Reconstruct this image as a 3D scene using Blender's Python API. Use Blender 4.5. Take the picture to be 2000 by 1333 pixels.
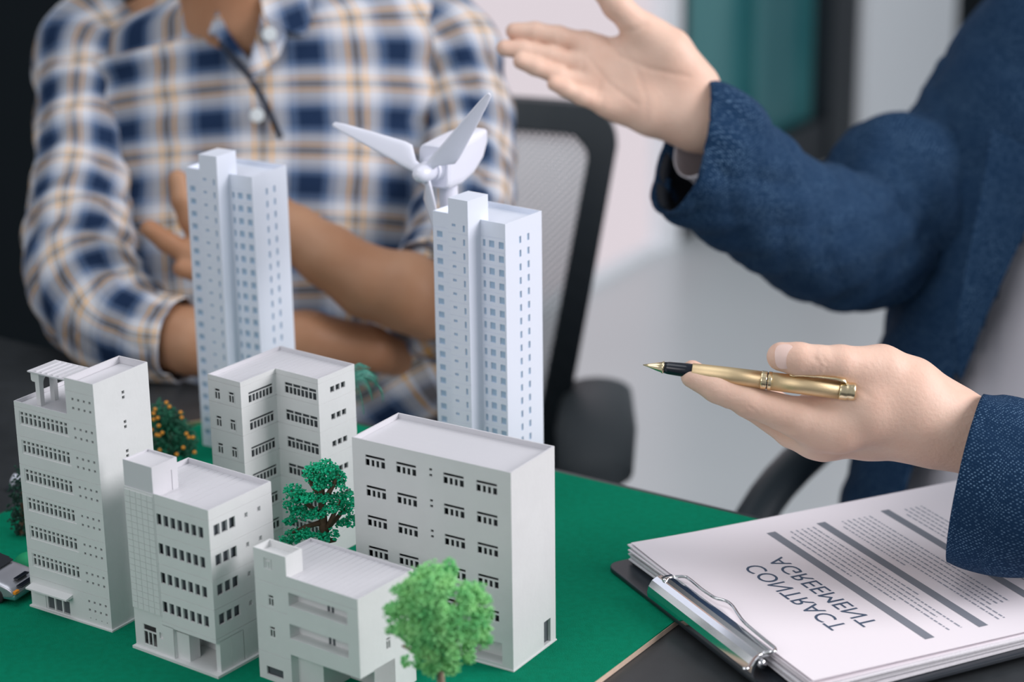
import bpy, math, random
import numpy as np
from mathutils import Vector, Matrix
PI = math.pi
for o in list(bpy.data.objects): bpy.data.objects.remove(o)
COL = bpy.context.scene.collection
SC = bpy.context.scene

# ------------------------------------------------------------------ camera, world, lights
FPX, PITCH, ROLL = 4208.84, 0.324738, -0.0134745
CAMZ = 0.58
_f = np.array([0, math.cos(PITCH), -math.sin(PITCH)]); _u0 = np.array([0, math.sin(PITCH), math.cos(PITCH)]); _x0 = np.array([1, 0, 0.])
FW = _f
RX = _x0*math.cos(ROLL)+_u0*math.sin(ROLL)
UP = -_x0*math.sin(ROLL)+_u0*math.cos(ROLL)
OC = np.array([0, 0, CAMZ])
cam = bpy.data.cameras.new('camera'); camo = bpy.data.objects.new('camera', cam); COL.objects.link(camo)
camo.matrix_world = Matrix(((RX[0], UP[0], -FW[0], 0), (RX[1], UP[1], -FW[1], 0), (RX[2], UP[2], -FW[2], CAMZ), (0, 0, 0, 1)))
cam.sensor_width = 36; cam.lens = FPX/2000*36; cam.clip_start = .05; cam.clip_end = 50
cam.dof.use_dof = True; cam.dof.focus_distance = 1.315; cam.dof.aperture_fstop = 4.8
SC.camera = camo
SC.view_settings.view_transform = 'Standard'; SC.view_settings.look = 'None'
SC.view_settings.gamma = 1; SC.view_settings.exposure = 0.0; SC.view_settings.use_curve_mapping = False
w = bpy.data.worlds.new('world'); SC.world = w; w.use_nodes = True
w.node_tree.nodes['Background'].inputs[0].default_value = (.88, .93, 1.0, 1)
w.node_tree.nodes['Background'].inputs[1].default_value = .36
def area(name, loc, tgt, sx, sy, power, col):
    l = bpy.data.lights.new(name, 'AREA'); l.shape = 'RECTANGLE'; l.size = sx; l.size_y = sy; l.energy = power; l.color = col
    o = bpy.data.objects.new(name, l); COL.objects.link(o); o.location = loc
    o.rotation_euler = (Vector(tgt)-Vector(loc)).to_track_quat('-Z', 'Y').to_euler(); return o
area('window_daylight', (2.6, .95, 1.25), (0, 1.25, .05), 1.6, 1.5, 88, (1.0, .95, .98))
area('ceiling_lamp', (-.5, 1.3, 2.0), (-.1, 1.4, 0), 1.5, 1.3, 12, (.95, .96, 1.0))  # unseen overhead light added as cool bluish fill

area('front_window_daylight', (-1.4, -.75, 1.35), (0, 1.25, .05), 1.8, 1.3, 19, (1.0, .95, .97))  # unseen fill light added to brighten the left-facing walls

def P(u, v, D):            # point seen at photo position u,v and at distance D along the view axis
    return OC + D*(FW + RX*(u-1000)/FPX - UP*(v-666.5)/FPX)
def at_z(u, v, z):
    d = FW + RX*(u-1000)/FPX - UP*(v-666.5)/FPX; return OC + d*((z-CAMZ)/d[2])
def at_y(u, v, y):
    d = FW + RX*(u-1000)/FPX - UP*(v-666.5)/FPX; return OC + d*(y/d[1])

# ------------------------------------------------------------------ materials
def srgb(r, g, b):
    f = lambda c: (c/255/12.92 if c/255 <= .04045 else ((c/255+.055)/1.055)**2.4)
    return (f(r), f(g), f(b), 1)
def newmat(name):
    m = bpy.data.materials.new(name); m.use_nodes = True
    return m, m.node_tree, m.node_tree.nodes['Principled BSDF']
def mat(name, col, rough=.5, metal=0, bump=0, bscale=200, var=0, vscale=30, spec=.5, sss=0, col2=None, detail=4):
    m, nt, b = newmat(name)
    col = tuple(col[:3])+(1,)
    b.inputs['Base Color'].default_value = col; b.inputs['Roughness'].default_value = rough; b.inputs['Metallic'].default_value = metal
    b.inputs['Specular IOR Level'].default_value = spec
    tc = nt.nodes.new('ShaderNodeTexCoord')
    if sss:
        b.inputs['Subsurface Weight'].default_value = sss; b.inputs['Subsurface Radius'].default_value = (1, .4, .25); b.inputs['Subsurface Scale'].default_value = .004
    if var or col2:
        n = nt.nodes.new('ShaderNodeTexNoise'); n.inputs['Scale'].default_value = vscale; n.inputs['Detail'].default_value = detail
        nt.links.new(tc.outputs['Object'], n.inputs['Vector'])
        r = nt.nodes.new('ShaderNodeValToRGB'); c2 = col2 or tuple(c*(1-var) for c in col[:3])+(1,)
        r.color_ramp.elements[0].position = .35; r.color_ramp.elements[1].position = .65
        r.color_ramp.elements[0].color = tuple(c2[:3])+(1,); r.color_ramp.elements[1].color = col
        nt.links.new(n.outputs['Fac'], r.inputs['Fac']); nt.links.new(r.outputs['Color'], b.inputs['Base Color'])
    if bump:
        n = nt.nodes.new('ShaderNodeTexNoise'); n.inputs['Scale'].default_value = bscale; n.inputs['Detail'].default_value = 3
        nt.links.new(tc.outputs['Object'], n.inputs['Vector'])
        bp = nt.nodes.new('ShaderNodeBump'); bp.inputs['Strength'].default_value = bump; bp.inputs['Distance'].default_value = .001
        nt.links.new(n.outputs['Fac'], bp.inputs['Height']); nt.links.new(bp.outputs['Normal'], b.inputs['Normal'])
    return m
M = {}
M['grey_plastic'] = mat('grey white plastic', (.70, .715, .715), .5, bump=.12, bscale=300, var=.03, vscale=60)
M['white_plastic'] = mat('white plastic', (.75, .80, .90), .45, bump=.05, bscale=300)
M['blue_pane'] = mat('pale blue plastic', (.36, .50, .65), .4)  # pale blue stands in for light passing through the thin tower walls
M['roof_plastic'] = mat('roof plastic', (.63, .63, .66), .42, bump=.1, bscale=250)
M['dark_in'] = mat('dark interior', (.075, .09, .10), .8)  # dark door glass; elsewhere the colour stands in for shade inside the shells
M['core_grey'] = mat('grey core', (.13, .15, .17), .6)  # grey tone painted in place of the shade inside the hollow office
M['turbine'] = mat('turbine plastic', (.78, .80, .90), .3)
M['felt'] = mat('green felt', (.0, .235, .128), .95, bump=.9, bscale=1500, col2=(.0, .205, .108), vscale=220, spec=.1)
M['wood'] = mat('pale wood', srgb(225, 200, 178), .7, bump=.2, var=.1, vscale=200)
M['table'] = mat('dark table', (.036, .041, .045), .36, bump=.05, bscale=900, var=.2, vscale=60)
M['paper'] = mat('paper', (.86, .81, .85), .75, spec=.2)
M['paper_edge'] = mat('paper edge', (.78, .77, .80), .8, var=.12, vscale=900)
M['ink'] = mat('ink', srgb(70, 88, 112), .6)
M['bar'] = mat('grey print', srgb(128, 133, 143), .6)
M['fine_ink'] = mat('fine print', srgb(150, 155, 168), .6)
M['clipboard'] = mat('clipboard black', (.018, .024, .032), .28, bump=.04, bscale=600)
M['chrome'] = mat('chrome', (.82, .83, .85), .12, 1)
M['gold'] = mat('brushed gold', (.80, .63, .38), .5, 1, bump=.08, bscale=1500)
M['goldpol'] = mat('polished gold', (.86, .72, .46), .24, 1)
M['penblack'] = mat('black lacquer', (.008, .012, .02), .18)
M['skin'] = mat('light skin', (.80, .56, .44), .5, bump=.30, bscale=420, col2=(.76, .50, .385), vscale=38, sss=.12, spec=.35)
M['skin2'] = mat('tan skin', (.46, .255, .150), .5, bump=.15, bscale=250, col2=(.37, .18, .095), vscale=14, sss=.08, spec=.35)
M['nail'] = mat('nail', (.80, .60, .53), .22)
M['trunk'] = mat('trunk', (.16, .095, .06), .8, bump=.5, bscale=600, var=.3, vscale=200)
M['trunk_pale'] = mat('pale trunk', (.34, .25, .18), .8, var=.3, vscale=200)
M['leaf_emerald'] = mat('emerald foliage', (.0, .62, .32), .6, col2=(.0, .36, .18), vscale=120)
M['leaf_light'] = mat('light foliage', (.36, .78, .30), .7, col2=(.12, .52, .17), vscale=90)
M['leaf_dark'] = mat('dark foliage', (.02, .20, .11), .6, col2=(.008, .08, .045), vscale=100)
M['leaf_deep'] = mat('deep foliage', (.008, .06, .04), .8, col2=(.004, .03, .02), vscale=100)
M['palm'] = mat('palm leaf', (.16, .52, .40), .5, col2=(.05, .30, .22), vscale=300)
M['orange'] = mat('orange fruit', (.85, .33, .03), .4)
M['silver'] = mat('silver paint', (.42, .43, .47), .25, .6)
M['carglass'] = mat('car glass', (.01, .013, .02), .1)
M['teal'] = mat('teal paint', (.05, .22, .20), .3)  # imitates a teal reflection on the silver car
M['rubber'] = mat('rubber', (.012, .012, .014), .7)
M['amber'] = mat('amber lamp', (.8, .28, .02), .3)
M['brass'] = mat('brass', (.6, .5, .34), .3, .9)
M['chairblack'] = mat('chair plastic', (.022, .032, .040), .45)
M['pad'] = mat('grey arm pad', (.075, .09, .10), .6)
M['jeans'] = mat('jeans', (.012, .02, .04), .9, var=.3, vscale=80)
M['shirt'] = mat('pale shirt', (.60, .585, .63), .85, bump=.2, bscale=300)
M['button'] = mat('blue button', (.03, .09, .16), .25)
M['pearl'] = mat('pearl button', (.6, .66, .68), .3)
M['greenbush'] = mat('bright green', (.0, .30, .12), .7)
M['darkwall'] = mat('black wall', (.010, .0145, .018), .9, spec=.1)
M['whitewall'] = mat('white wall', (.88, .92, .95), .7)
M['frame'] = mat('dark frame', (.014, .019, .026), .5)

def floor_mat():
    m, nt, b = newmat('pale glossy floor')
    b.inputs['Base Color'].default_value = (.50, .54, .555, 1); b.inputs['Roughness'].default_value = .28; b.inputs['Specular IOR Level'].default_value = .6
    tc = nt.nodes.new('ShaderNodeTexCoord'); n = nt.nodes.new('ShaderNodeTexNoise'); n.inputs['Scale'].default_value = 2
    nt.links.new(tc.outputs['Object'], n.inputs['Vector'])
    r = nt.nodes.new('ShaderNodeValToRGB'); r.color_ramp.elements[0].color = (.54, .58, .595, 1); r.color_ramp.elements[1].color = (.62, .66, .67, 1)
    nt.links.new(n.outputs['Fac'], r.inputs['Fac']); nt.links.new(r.outputs['Color'], b.inputs['Base Color']); return m
M['floor'] = floor_mat()
def emit_mat(name, col, s):
    m = bpy.data.materials.new(name); m.use_nodes = True; nt = m.node_tree; nt.nodes.clear()
    e = nt.nodes.new('ShaderNodeEmission'); e.inputs[0].default_value = col; e.inputs[1].default_value = s
    o = nt.nodes.new('ShaderNodeOutputMaterial'); nt.links.new(e.outputs[0], o.inputs[0]); return m
M['daylight'] = emit_mat('frosted daylight pane', (.735, .66, .705, 1), 1.0)
def teal_glass():
    m, nt, b = newmat('teal tinted glass'); b.inputs['Roughness'].default_value = .25
    tc = nt.nodes.new('ShaderNodeTexCoord'); mp = nt.nodes.new('ShaderNodeMapping'); mp.inputs['Scale'].default_value = (1.6, 1.6, .9)
    n = nt.nodes.new('ShaderNodeTexNoise'); n.inputs['Scale'].default_value = 1.5; n.inputs['Detail'].default_value = 2
    r = nt.nodes.new('ShaderNodeValToRGB'); r.color_ramp.elements[0].position = .38; r.color_ramp.elements[1].position = .62
    r.color_ramp.elements[0].color = (.018, .155, .175, 1); r.color_ramp.elements[1].color = (.085, .28, .29, 1)
    nt.links.new(tc.outputs['Object'], mp.inputs[0]); nt.links.new(mp.outputs[0], n.inputs[0]); nt.links.new(n.outputs['Fac'], r.inputs['Fac']); nt.links.new(r.outputs['Color'], b.inputs['Base Color'])
    return m
M['tealglass'] = teal_glass()
def suit_mat(name, base, speck, thr):
    m, nt, b = newmat(name); b.inputs['Roughness'].default_value = .9; b.inputs['Specular IOR Level'].default_value = .15
    uv = nt.nodes.new('ShaderNodeUVMap'); mp = nt.nodes.new('ShaderNodeMapping'); mp.inputs['Scale'].default_value = (640, 640, 1); mp.inputs['Rotation'].default_value = (0, 0, .5)
    v = nt.nodes.new('ShaderNodeTexVoronoi'); v.inputs['Scale'].default_value = 1; v.inputs['Randomness'].default_value = .3
    nt.links.new(uv.outputs[0], mp.inputs[0]); nt.links.new(mp.outputs[0], v.inputs['Vector'])
    r = nt.nodes.new('ShaderNodeValToRGB'); r.color_ramp.elements[0].position = thr*.5; r.color_ramp.elements[1].position = thr
    r.color_ramp.elements[0].color = (1, 1, 1, 1); r.color_ramp.elements[1].color = (0, 0, 0, 1)
    nt.links.new(v.outputs['Distance'], r.inputs['Fac'])
    n = nt.nodes.new('ShaderNodeTexNoise'); n.inputs['Scale'].default_value = .05; n.inputs['Detail'].default_value = 1
    nt.links.new(mp.outputs[0], n.inputs['Vector'])
    mu = nt.nodes.new('ShaderNodeMath'); mu.operation = 'MULTIPLY'; nt.links.new(r.outputs['Color'], mu.inputs[0]); nt.links.new(n.outputs['Fac'], mu.inputs[1])
    mx = nt.nodes.new('ShaderNodeMix'); mx.data_type = 'RGBA'; mx.inputs[6].default_value = base; mx.inputs[7].default_value = speck
    nt.links.new(mu.outputs[0], mx.inputs[0]); nt.links.new(mx.outputs[2], b.inputs['Base Color'])
    bp = nt.nodes.new('ShaderNodeBump'); bp.inputs['Strength'].default_value = .5; bp.inputs['Distance'].default_value = .0006
    nt.links.new(v.outputs['Distance'], bp.inputs['Height']); nt.links.new(bp.outputs['Normal'], b.inputs['Normal'])
    return m
M['suit'] = suit_mat('blue flecked wool', (.0068, .029, .074, 1), (.19, .33, .50, 1), .32)
M['suit_dark'] = suit_mat('navy wool', (.0085, .020, .044, 1), (.02, .05, .10, 1), .4)
M['lining'] = mat('dark lining', (.006, .01, .018), .6)
def plaid_mat():
    m, nt, b = newmat('plaid cotton'); b.inputs['Roughness'].default_value = .9; b.inputs['Specular IOR Level'].default_value = .15
    uv = nt.nodes.new('ShaderNodeUVMap'); sp = nt.nodes.new('ShaderNodeSeparateXYZ'); nt.links.new(uv.outputs[0], sp.inputs[0])
    W = (.60, .615, .65, 1); N = (.010, .026, .068, 1); B = (.09, .14, .24, 1); G = (.80, .40, .03, 1); K = (.24, .215, .19, 1); L = (.36, .41, .50, 1)
    seq = [(0, N), (.20, B), (.29, L), (.35, W), (.46, G), (.49, W), (.52, K), (.61, W), (.64, G), (.67, W), (.79, L), (.88, B), (.95, N)]
    outs = []
    for i, per in ((0, .057), (1, .060)):
        d = nt.nodes.new('ShaderNodeMath'); d.operation = 'DIVIDE'; d.inputs[1].default_value = per; nt.links.new(sp.outputs[i], d.inputs[0])
        fr = nt.nodes.new('ShaderNodeMath'); fr.operation = 'FRACT'; nt.links.new(d.outputs[0], fr.inputs[0])
        r = nt.nodes.new('ShaderNodeValToRGB'); cr = r.color_ramp; cr.interpolation = 'CONSTANT'
        cr.elements[0].position = 0; cr.elements[0].color = N; cr.elements[1].position = seq[1][0]; cr.elements[1].color = seq[1][1]
        for p, c in seq[2:]:
            e = cr.elements.new(p); e.color = c
        nt.links.new(fr.outputs[0], r.inputs['Fac']); outs.append(r)
    mx = nt.nodes.new('ShaderNodeMix'); mx.data_type = 'RGBA'; mx.inputs[0].default_value = .5
    nt.links.new(outs[0].outputs['Color'], mx.inputs[6]); nt.links.new(outs[1].outputs['Color'], mx.inputs[7])
    nt.links.new(mx.outputs[2], b.inputs['Base Color']); return m
M['plaid'] = plaid_mat()
def mesh_mat():
    m, nt, b = newmat('grey chair netting'); b.inputs['Base Color'].default_value = (.82, .88, .90, 1); b.inputs['Roughness'].default_value = .8
    tc = nt.nodes.new('ShaderNodeTexCoord'); sp = nt.nodes.new('ShaderNodeSeparateXYZ'); nt.links.new(tc.outputs['Object'], sp.inputs[0])
    o = []
    for ax in (0, 2):
        k = nt.nodes.new('ShaderNodeMath'); k.operation = 'MULTIPLY'; k.inputs[1].default_value = 900; nt.links.new(sp.outputs[ax], k.inputs[0])
        q = nt.nodes.new('ShaderNodeMath'); q.operation = 'SINE'; nt.links.new(k.outputs[0], q.inputs[0]); o.append(q)
    p = nt.nodes.new('ShaderNodeMath'); p.operation = 'MULTIPLY'; nt.links.new(o[0].outputs[0], p.inputs[0]); nt.links.new(o[1].outputs[0], p.inputs[1])
    g = nt.nodes.new('ShaderNodeMath'); g.operation = 'LESS_THAN'; g.inputs[1].default_value = .30; nt.links.new(p.outputs[0], g.inputs[0])
    nt.links.new(g.outputs[0], b.inputs['Alpha']); return m
M['netting'] = mesh_mat()

# ------------------------------------------------------------------ mesh helpers
class MB:
    def __init__(s): s.v = []; s.f = []; s.uv = None
    def quad(s, a, b, c, d):
        n = len(s.v); s.v += [tuple(a), tuple(b), tuple(c), tuple(d)]; s.f.append((n, n+1, n+2, n+3))
    def poly(s, pts):
        n = len(s.v); s.v += [tuple(p) for p in pts]; s.f.append(tuple(range(n, n+len(pts))))
    def box(s, x0, x1, y0, y1, z0, z1):
        n = len(s.v)
        s.v += [(x0, y0, z0), (x1, y0, z0), (x1, y1, z0), (x0, y1, z0), (x0, y0, z1), (x1, y0, z1), (x1, y1, z1), (x0, y1, z1)]
        s.f += [tuple(n+i for i in q) for q in ((3, 2, 1, 0), (4, 5, 6, 7), (0, 1, 5, 4), (1, 2, 6, 5), (2, 3, 7, 6), (3, 0, 4, 7))]
    def prism(s, pts, ext):                    # pts ordered list of 3D points, ext vector
        n = len(s.v); k = len(pts); e = np.array(ext, float)
        s.v += [tuple(p) for p in pts]+[tuple(np.array(p, float)+e) for p in pts]
        s.f.append(tuple(range(n+k-1, n-1, -1))); s.f.append(tuple(range(n+k, n+2*k)))
        for i in range(k): s.f.append((n+i, n+(i+1) % k, n+k+(i+1) % k, n+k+i))
    def rings(s, R, cap=True, closed=True):
        n = len(s.v); k = len(R[0])
        for r in R: s.v += [tuple(p) for p in r]
        for i in range(len(R)-1):
            for j in range(k if closed else k-1):
                a = n+i*k+j; b = n+i*k+(j+1) % k; s.f.append((a, b, b+k, a+k))
        if cap: s.f.append(tuple(n+j for j in range(k-1, -1, -1))); s.f.append(tuple(n+(len(R)-1)*k+j for j in range(k)))
    def tube(s, pts, rad, n=10, cap=True):
        pts = [np.array(p, float) for p in pts]; R = []
        if not hasattr(rad, '__len__'): rad = [rad]*len(pts)
        ref = None
        for i, p in enumerate(pts):
            t = pts[min(i+1, len(pts)-1)]-pts[max(i-1, 0)]; t = t/np.linalg.norm(t)
            if ref is None:
                ref = np.array([0, 0, 1.]) if abs(t[2]) < .9 else np.array([1., 0, 0])
            a = ref-t*(ref@t); a /= np.linalg.norm(a); b = np.cross(t, a); ref = a
            R.append([p+rad[i]*(a*math.cos(2*PI*j/n)+b*math.sin(2*PI*j/n)) for j in range(n)])
        s.rings(R, cap)
    def lathe(s, prof, A, B, n=24):            # prof: (t, r) along the axis A->B (t in metres)
        A = np.array(A, float); B = np.array(B, float); t = (B-A)/np.linalg.norm(B-A)
        ref = np.array([0, 0, 1.]) if abs(t[2]) < .9 else np.array([1., 0, 0])
        a = ref-t*(ref@t); a /= np.linalg.norm(a); b = np.cross(t, a)
        s.rings([[A+t*q+r*(a*math.cos(2*PI*j/n)+b*math.sin(2*PI*j/n)) for j in range(n)] for q, r in prof])
    def sphere(s, c, r, n=10, m=6, sc=(1, 1, 1)):
        s.rings([[(c[0]+sc[0]*r*math.sin(PI*i/m)*math.cos(2*PI*j/n), c[1]+sc[1]*r*math.sin(PI*i/m)*math.sin(2*PI*j/n), c[2]-sc[2]*r*math.cos(PI*i/m)) for j in range(n)] for i in [.15]+list(range(1, m))+[m-.15]])
    def face(s, O, S, Z, N, w, h, holes=(), base=0):
        """wall w x h from O along S and Z; holes = (s0,s1,z0,z1,depth,backed); N points inwards"""
        O, S, Z, N = [np.array(q, float) for q in (O, S, Z, N)]
        xs = sorted(set([0, w]+[round(min(max(q, 0), w), 4) for hh in holes for q in hh[:2]])); zs = sorted(set([0, h]+[round(min(max(q, 0), h), 4) for hh in holes for q in hh[2:4]]))
        nx, nz = len(xs)-1, len(zs)-1; D = np.zeros((nx, nz)); K = np.ones((nx, nz), bool)
        for hh in holes:
            for i in range(nx):
                if hh[0]-1e-3 <= xs[i] and xs[i+1] <= hh[1]+1e-3:
                    for j in range(nz):
                        if hh[2]-1e-3 <= zs[j] and zs[j+1] <= hh[3]+1e-3: D[i, j] = hh[4]; K[i, j] = hh[5]
        pt = lambda x, z, d: O+S*x+Z*z+N*(d+base)
        for j in range(nz):                                      # merge equal cells along a row
            i = 0
            while i < nx:
                k = i
                while k+1 < nx and D[k+1, j] == D[i, j] and K[k+1, j] == K[i, j]: k += 1
                if K[i, j]: s.quad(pt(xs[i], zs[j], D[i, j]), pt(xs[k+1], zs[j], D[i, j]), pt(xs[k+1], zs[j+1], D[i, j]), pt(xs[i], zs[j+1], D[i, j]))
                i = k+1
        for i in range(nx):
            for j in range(nz):
                if i+1 < nx and D[i, j] != D[i+1, j]:
                    s.quad(pt(xs[i+1], zs[j], D[i, j]), pt(xs[i+1], zs[j+1], D[i, j]), pt(xs[i+1], zs[j+1], D[i+1, j]), pt(xs[i+1], zs[j], D[i+1, j]))
                if j+1 < nz and D[i, j] != D[i, j+1]:
                    s.quad(pt(xs[i], zs[j+1], D[i, j]), pt(xs[i+1], zs[j+1], D[i, j]), pt(xs[i+1], zs[j+1], D[i, j+1]), pt(xs[i], zs[j+1], D[i, j+1]))
    def obj(s, name, m, parent=None, scale=1.0, smooth=False, uv=None, bevel=0, loc=None):
        me = bpy.data.meshes.new(name)
        me.from_pydata([tuple(c*scale for c in q) for q in s.v], [], s.f); me.update()
        if uv is not None:
            l = me.uv_layers.new(name='UVMap'); l.data.foreach_set('uv', np.array(uv, 'f').ravel())
        me.materials.append(m)
        if smooth: me.polygons.foreach_set('use_smooth', [True]*len(me.polygons))
        o = bpy.data.objects.new(name, me); COL.objects.link(o)
        if parent is not None: o.parent = parent
        if loc is not None: o.location = loc
        if bevel:
            b = o.modifiers.new('bevel', 'BEVEL'); b.width = bevel; b.segments = 2; b.limit_method = 'ANGLE'
        return o
def thing(name, label, cat, loc=(0, 0, 0), rz=0, group=None):
    o = bpy.data.objects.new(name, None); COL.objects.link(o); o.location = tuple(loc); o.rotation_euler = (0, 0, rz); o.empty_display_size = .02
    o['label'] = label; o['category'] = cat
    if group: o['group'] = group
    return o
def tag(o, label, cat, group=None):
    o['label'] = label; o['category'] = cat
    if group: o['group'] = group
    return o
def struct(o): o['kind'] = 'structure'; return o
def inst(o, parent, loc, name=None):
    c = o.copy(); COL.objects.link(c); c.parent = parent; c.location = tuple(loc); return c

# ------------------------------------------------------------------ implicit surfaces (smooth unions of tapered capsules)
def surface_net(fn, mn, mx, h):
    mn = np.array(mn, float); n = np.ceil((np.array(mx)-mn)/h).astype(int)+1
    ax = [mn[i]+h*np.arange(n[i]) for i in range(3)]
    G = np.stack(np.meshgrid(*ax, indexing='ij'), -1).astype(np.float32)
    F = fn(G.reshape(-1, 3)).reshape(n)
    ins = F < 0
    acc = np.zeros((n[0]-1, n[1]-1, n[2]-1, 3)); cnt = np.zeros(acc.shape[:3])
    cr = []
    for a in range(3):
        s0 = [slice(None)]*3; s1 = [slice(None)]*3; s0[a] = slice(0, -1); s1[a] = slice(1, None); s0 = tuple(s0); s1 = tuple(s1)
        idx = np.argwhere(ins[s0] != ins[s1]); f0 = F[s0][tuple(idx.T)]; f1 = F[s1][tuple(idx.T)]
        p = idx.astype(float); p[:, a] += f0/(f0-f1)
        b, c = (a+1) % 3, (a+2) % 3
        for db in (-1, 0):
            for dc in (-1, 0):
                q = idx.copy(); q[:, b] += db; q[:, c] += dc
                ok = (q >= 0).all(1) & (q[:, 0] < n[0]-1) & (q[:, 1] < n[1]-1) & (q[:, 2] < n[2]-1)
                np.add.at(acc, tuple(q[ok].T), p[ok]); np.add.at(cnt, tuple(q[ok].T), 1)
        cr.append((idx, ins[s0][tuple(idx.T)]))
    cells = np.argwhere(cnt > 0); vid = -np.ones(cnt.shape, int); vid[tuple(cells.T)] = np.arange(len(cells))
    V = acc[tuple(cells.T)]/cnt[tuple(cells.T)][:, None]*h+mn
    Q = []
    for a, (idx, sg) in enumerate(cr):
        b, c = (a+1) % 3, (a+2) % 3
        ok = (idx[:, b] > 0) & (idx[:, c] > 0) & (idx[:, b] < n[b]-1) & (idx[:, c] < n[c]-1); idx = idx[ok]; sg = sg[ok]
        def g(db, dc):
            q = idx.copy(); q[:, b] += db; q[:, c] += dc; return vid[tuple(q.T)]
        quad = np.stack([g(-1, -1), g(0, -1), g(0, 0), g(-1, 0)], 1); quad[~sg] = quad[~sg][:, ::-1]
        Q.append(quad)
    return V, np.concatenate(Q)
def smin(a, b, k):
    h = np.maximum(k-np.abs(a-b), 0)/k; return np.minimum(a, b)-h*h*k*.25
def cap(p, A, B, ra, rb):
    A = np.array(A, np.float32); B = np.array(B, np.float32); d = B-A; t = np.clip(((p-A)@d)/(d@d), 0, 1)
    return np.linalg.norm(p-(A+t[:, None]*d), axis=1)-(ra+(rb-ra)*t)
def chain(p, pts, k=.003):
    r = None
    for (A, ra), (B, rb) in zip(pts[:-1], pts[1:]):
        c = cap(p, A, B, ra, rb); r = c if r is None else smin(r, c, k)
    return r
def px(pts):                                    # (u, v, D, r mm) -> (point, r m)
    return [(P(u, v, D), r*.001) for u, v, D, r in pts]
def hand_mesh(palm, fingers, h, kp=.016, kf=.006, creases=()):
    allp = palm+fingers
    ps = np.array([q[0] for c in allp for q in c]); rs = max(q[1] for c in allp for q in c)+.006
    mn, mx = ps.min(0)-rs, ps.max(0)+rs
    def fn(G):
        a = None
        for c in palm:
            d = chain(G, c, .006) if len(c) > 1 else np.linalg.norm(G-c[0][0], axis=1)-c[0][1]
            a = d if a is None else smin(a, d, kp)
        b = None
        for c in fingers:
            d = chain(G, c, .003); b = d if b is None else smin(b, d, .0012)
        if b is not None: a = smin(a, b, kf)
        if creases:
            near = np.abs(a) < .006; g = G[near]; q = g-OC; dd = q@FW; uu = 1000+FPX*(q@RX)/dd; vv = 666.5-FPX*(q@UP)/dd
            add = np.zeros(len(g))
            for path, Dlim, depth, wd in creases:
                dm = np.full(len(g), 1e9)
                for (u0, v0), (u1, v1) in zip(path[:-1], path[1:]):
                    e = np.array([u1-u0, v1-v0]); t = np.clip(((uu-u0)*e[0]+(vv-v0)*e[1])/(e@e), 0, 1)
                    dm = np.minimum(dm, np.hypot(uu-u0-t*e[0], vv-v0-t*e[1]))
                add = np.maximum(add, np.where(dd < Dlim, depth*np.exp(-(dm/wd)**2), 0))
            a[near] += add
        return a
    return surface_net(fn, mn, mx, h)
def net_obj(parts, name, m, parent=None):
    mb = MB(); off = 0; V = []; Fs = []
    for v, q in parts: V.append(v); Fs.append(q+off); off += len(v)
    V = np.concatenate(V); Fs = np.concatenate(Fs)
    me = bpy.data.meshes.new(name); me.from_pydata(V.tolist(), [], Fs.tolist()); me.update(); me.materials.append(m)
    me.polygons.foreach_set('use_smooth', [True]*len(me.polygons))
    o = bpy.data.objects.new(name, me); COL.objects.link(o)
    if parent: o.parent = parent
    s = o.modifiers.new('smooth', 'SMOOTH'); s.factor = .5; s.iterations = 3
    return o
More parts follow.
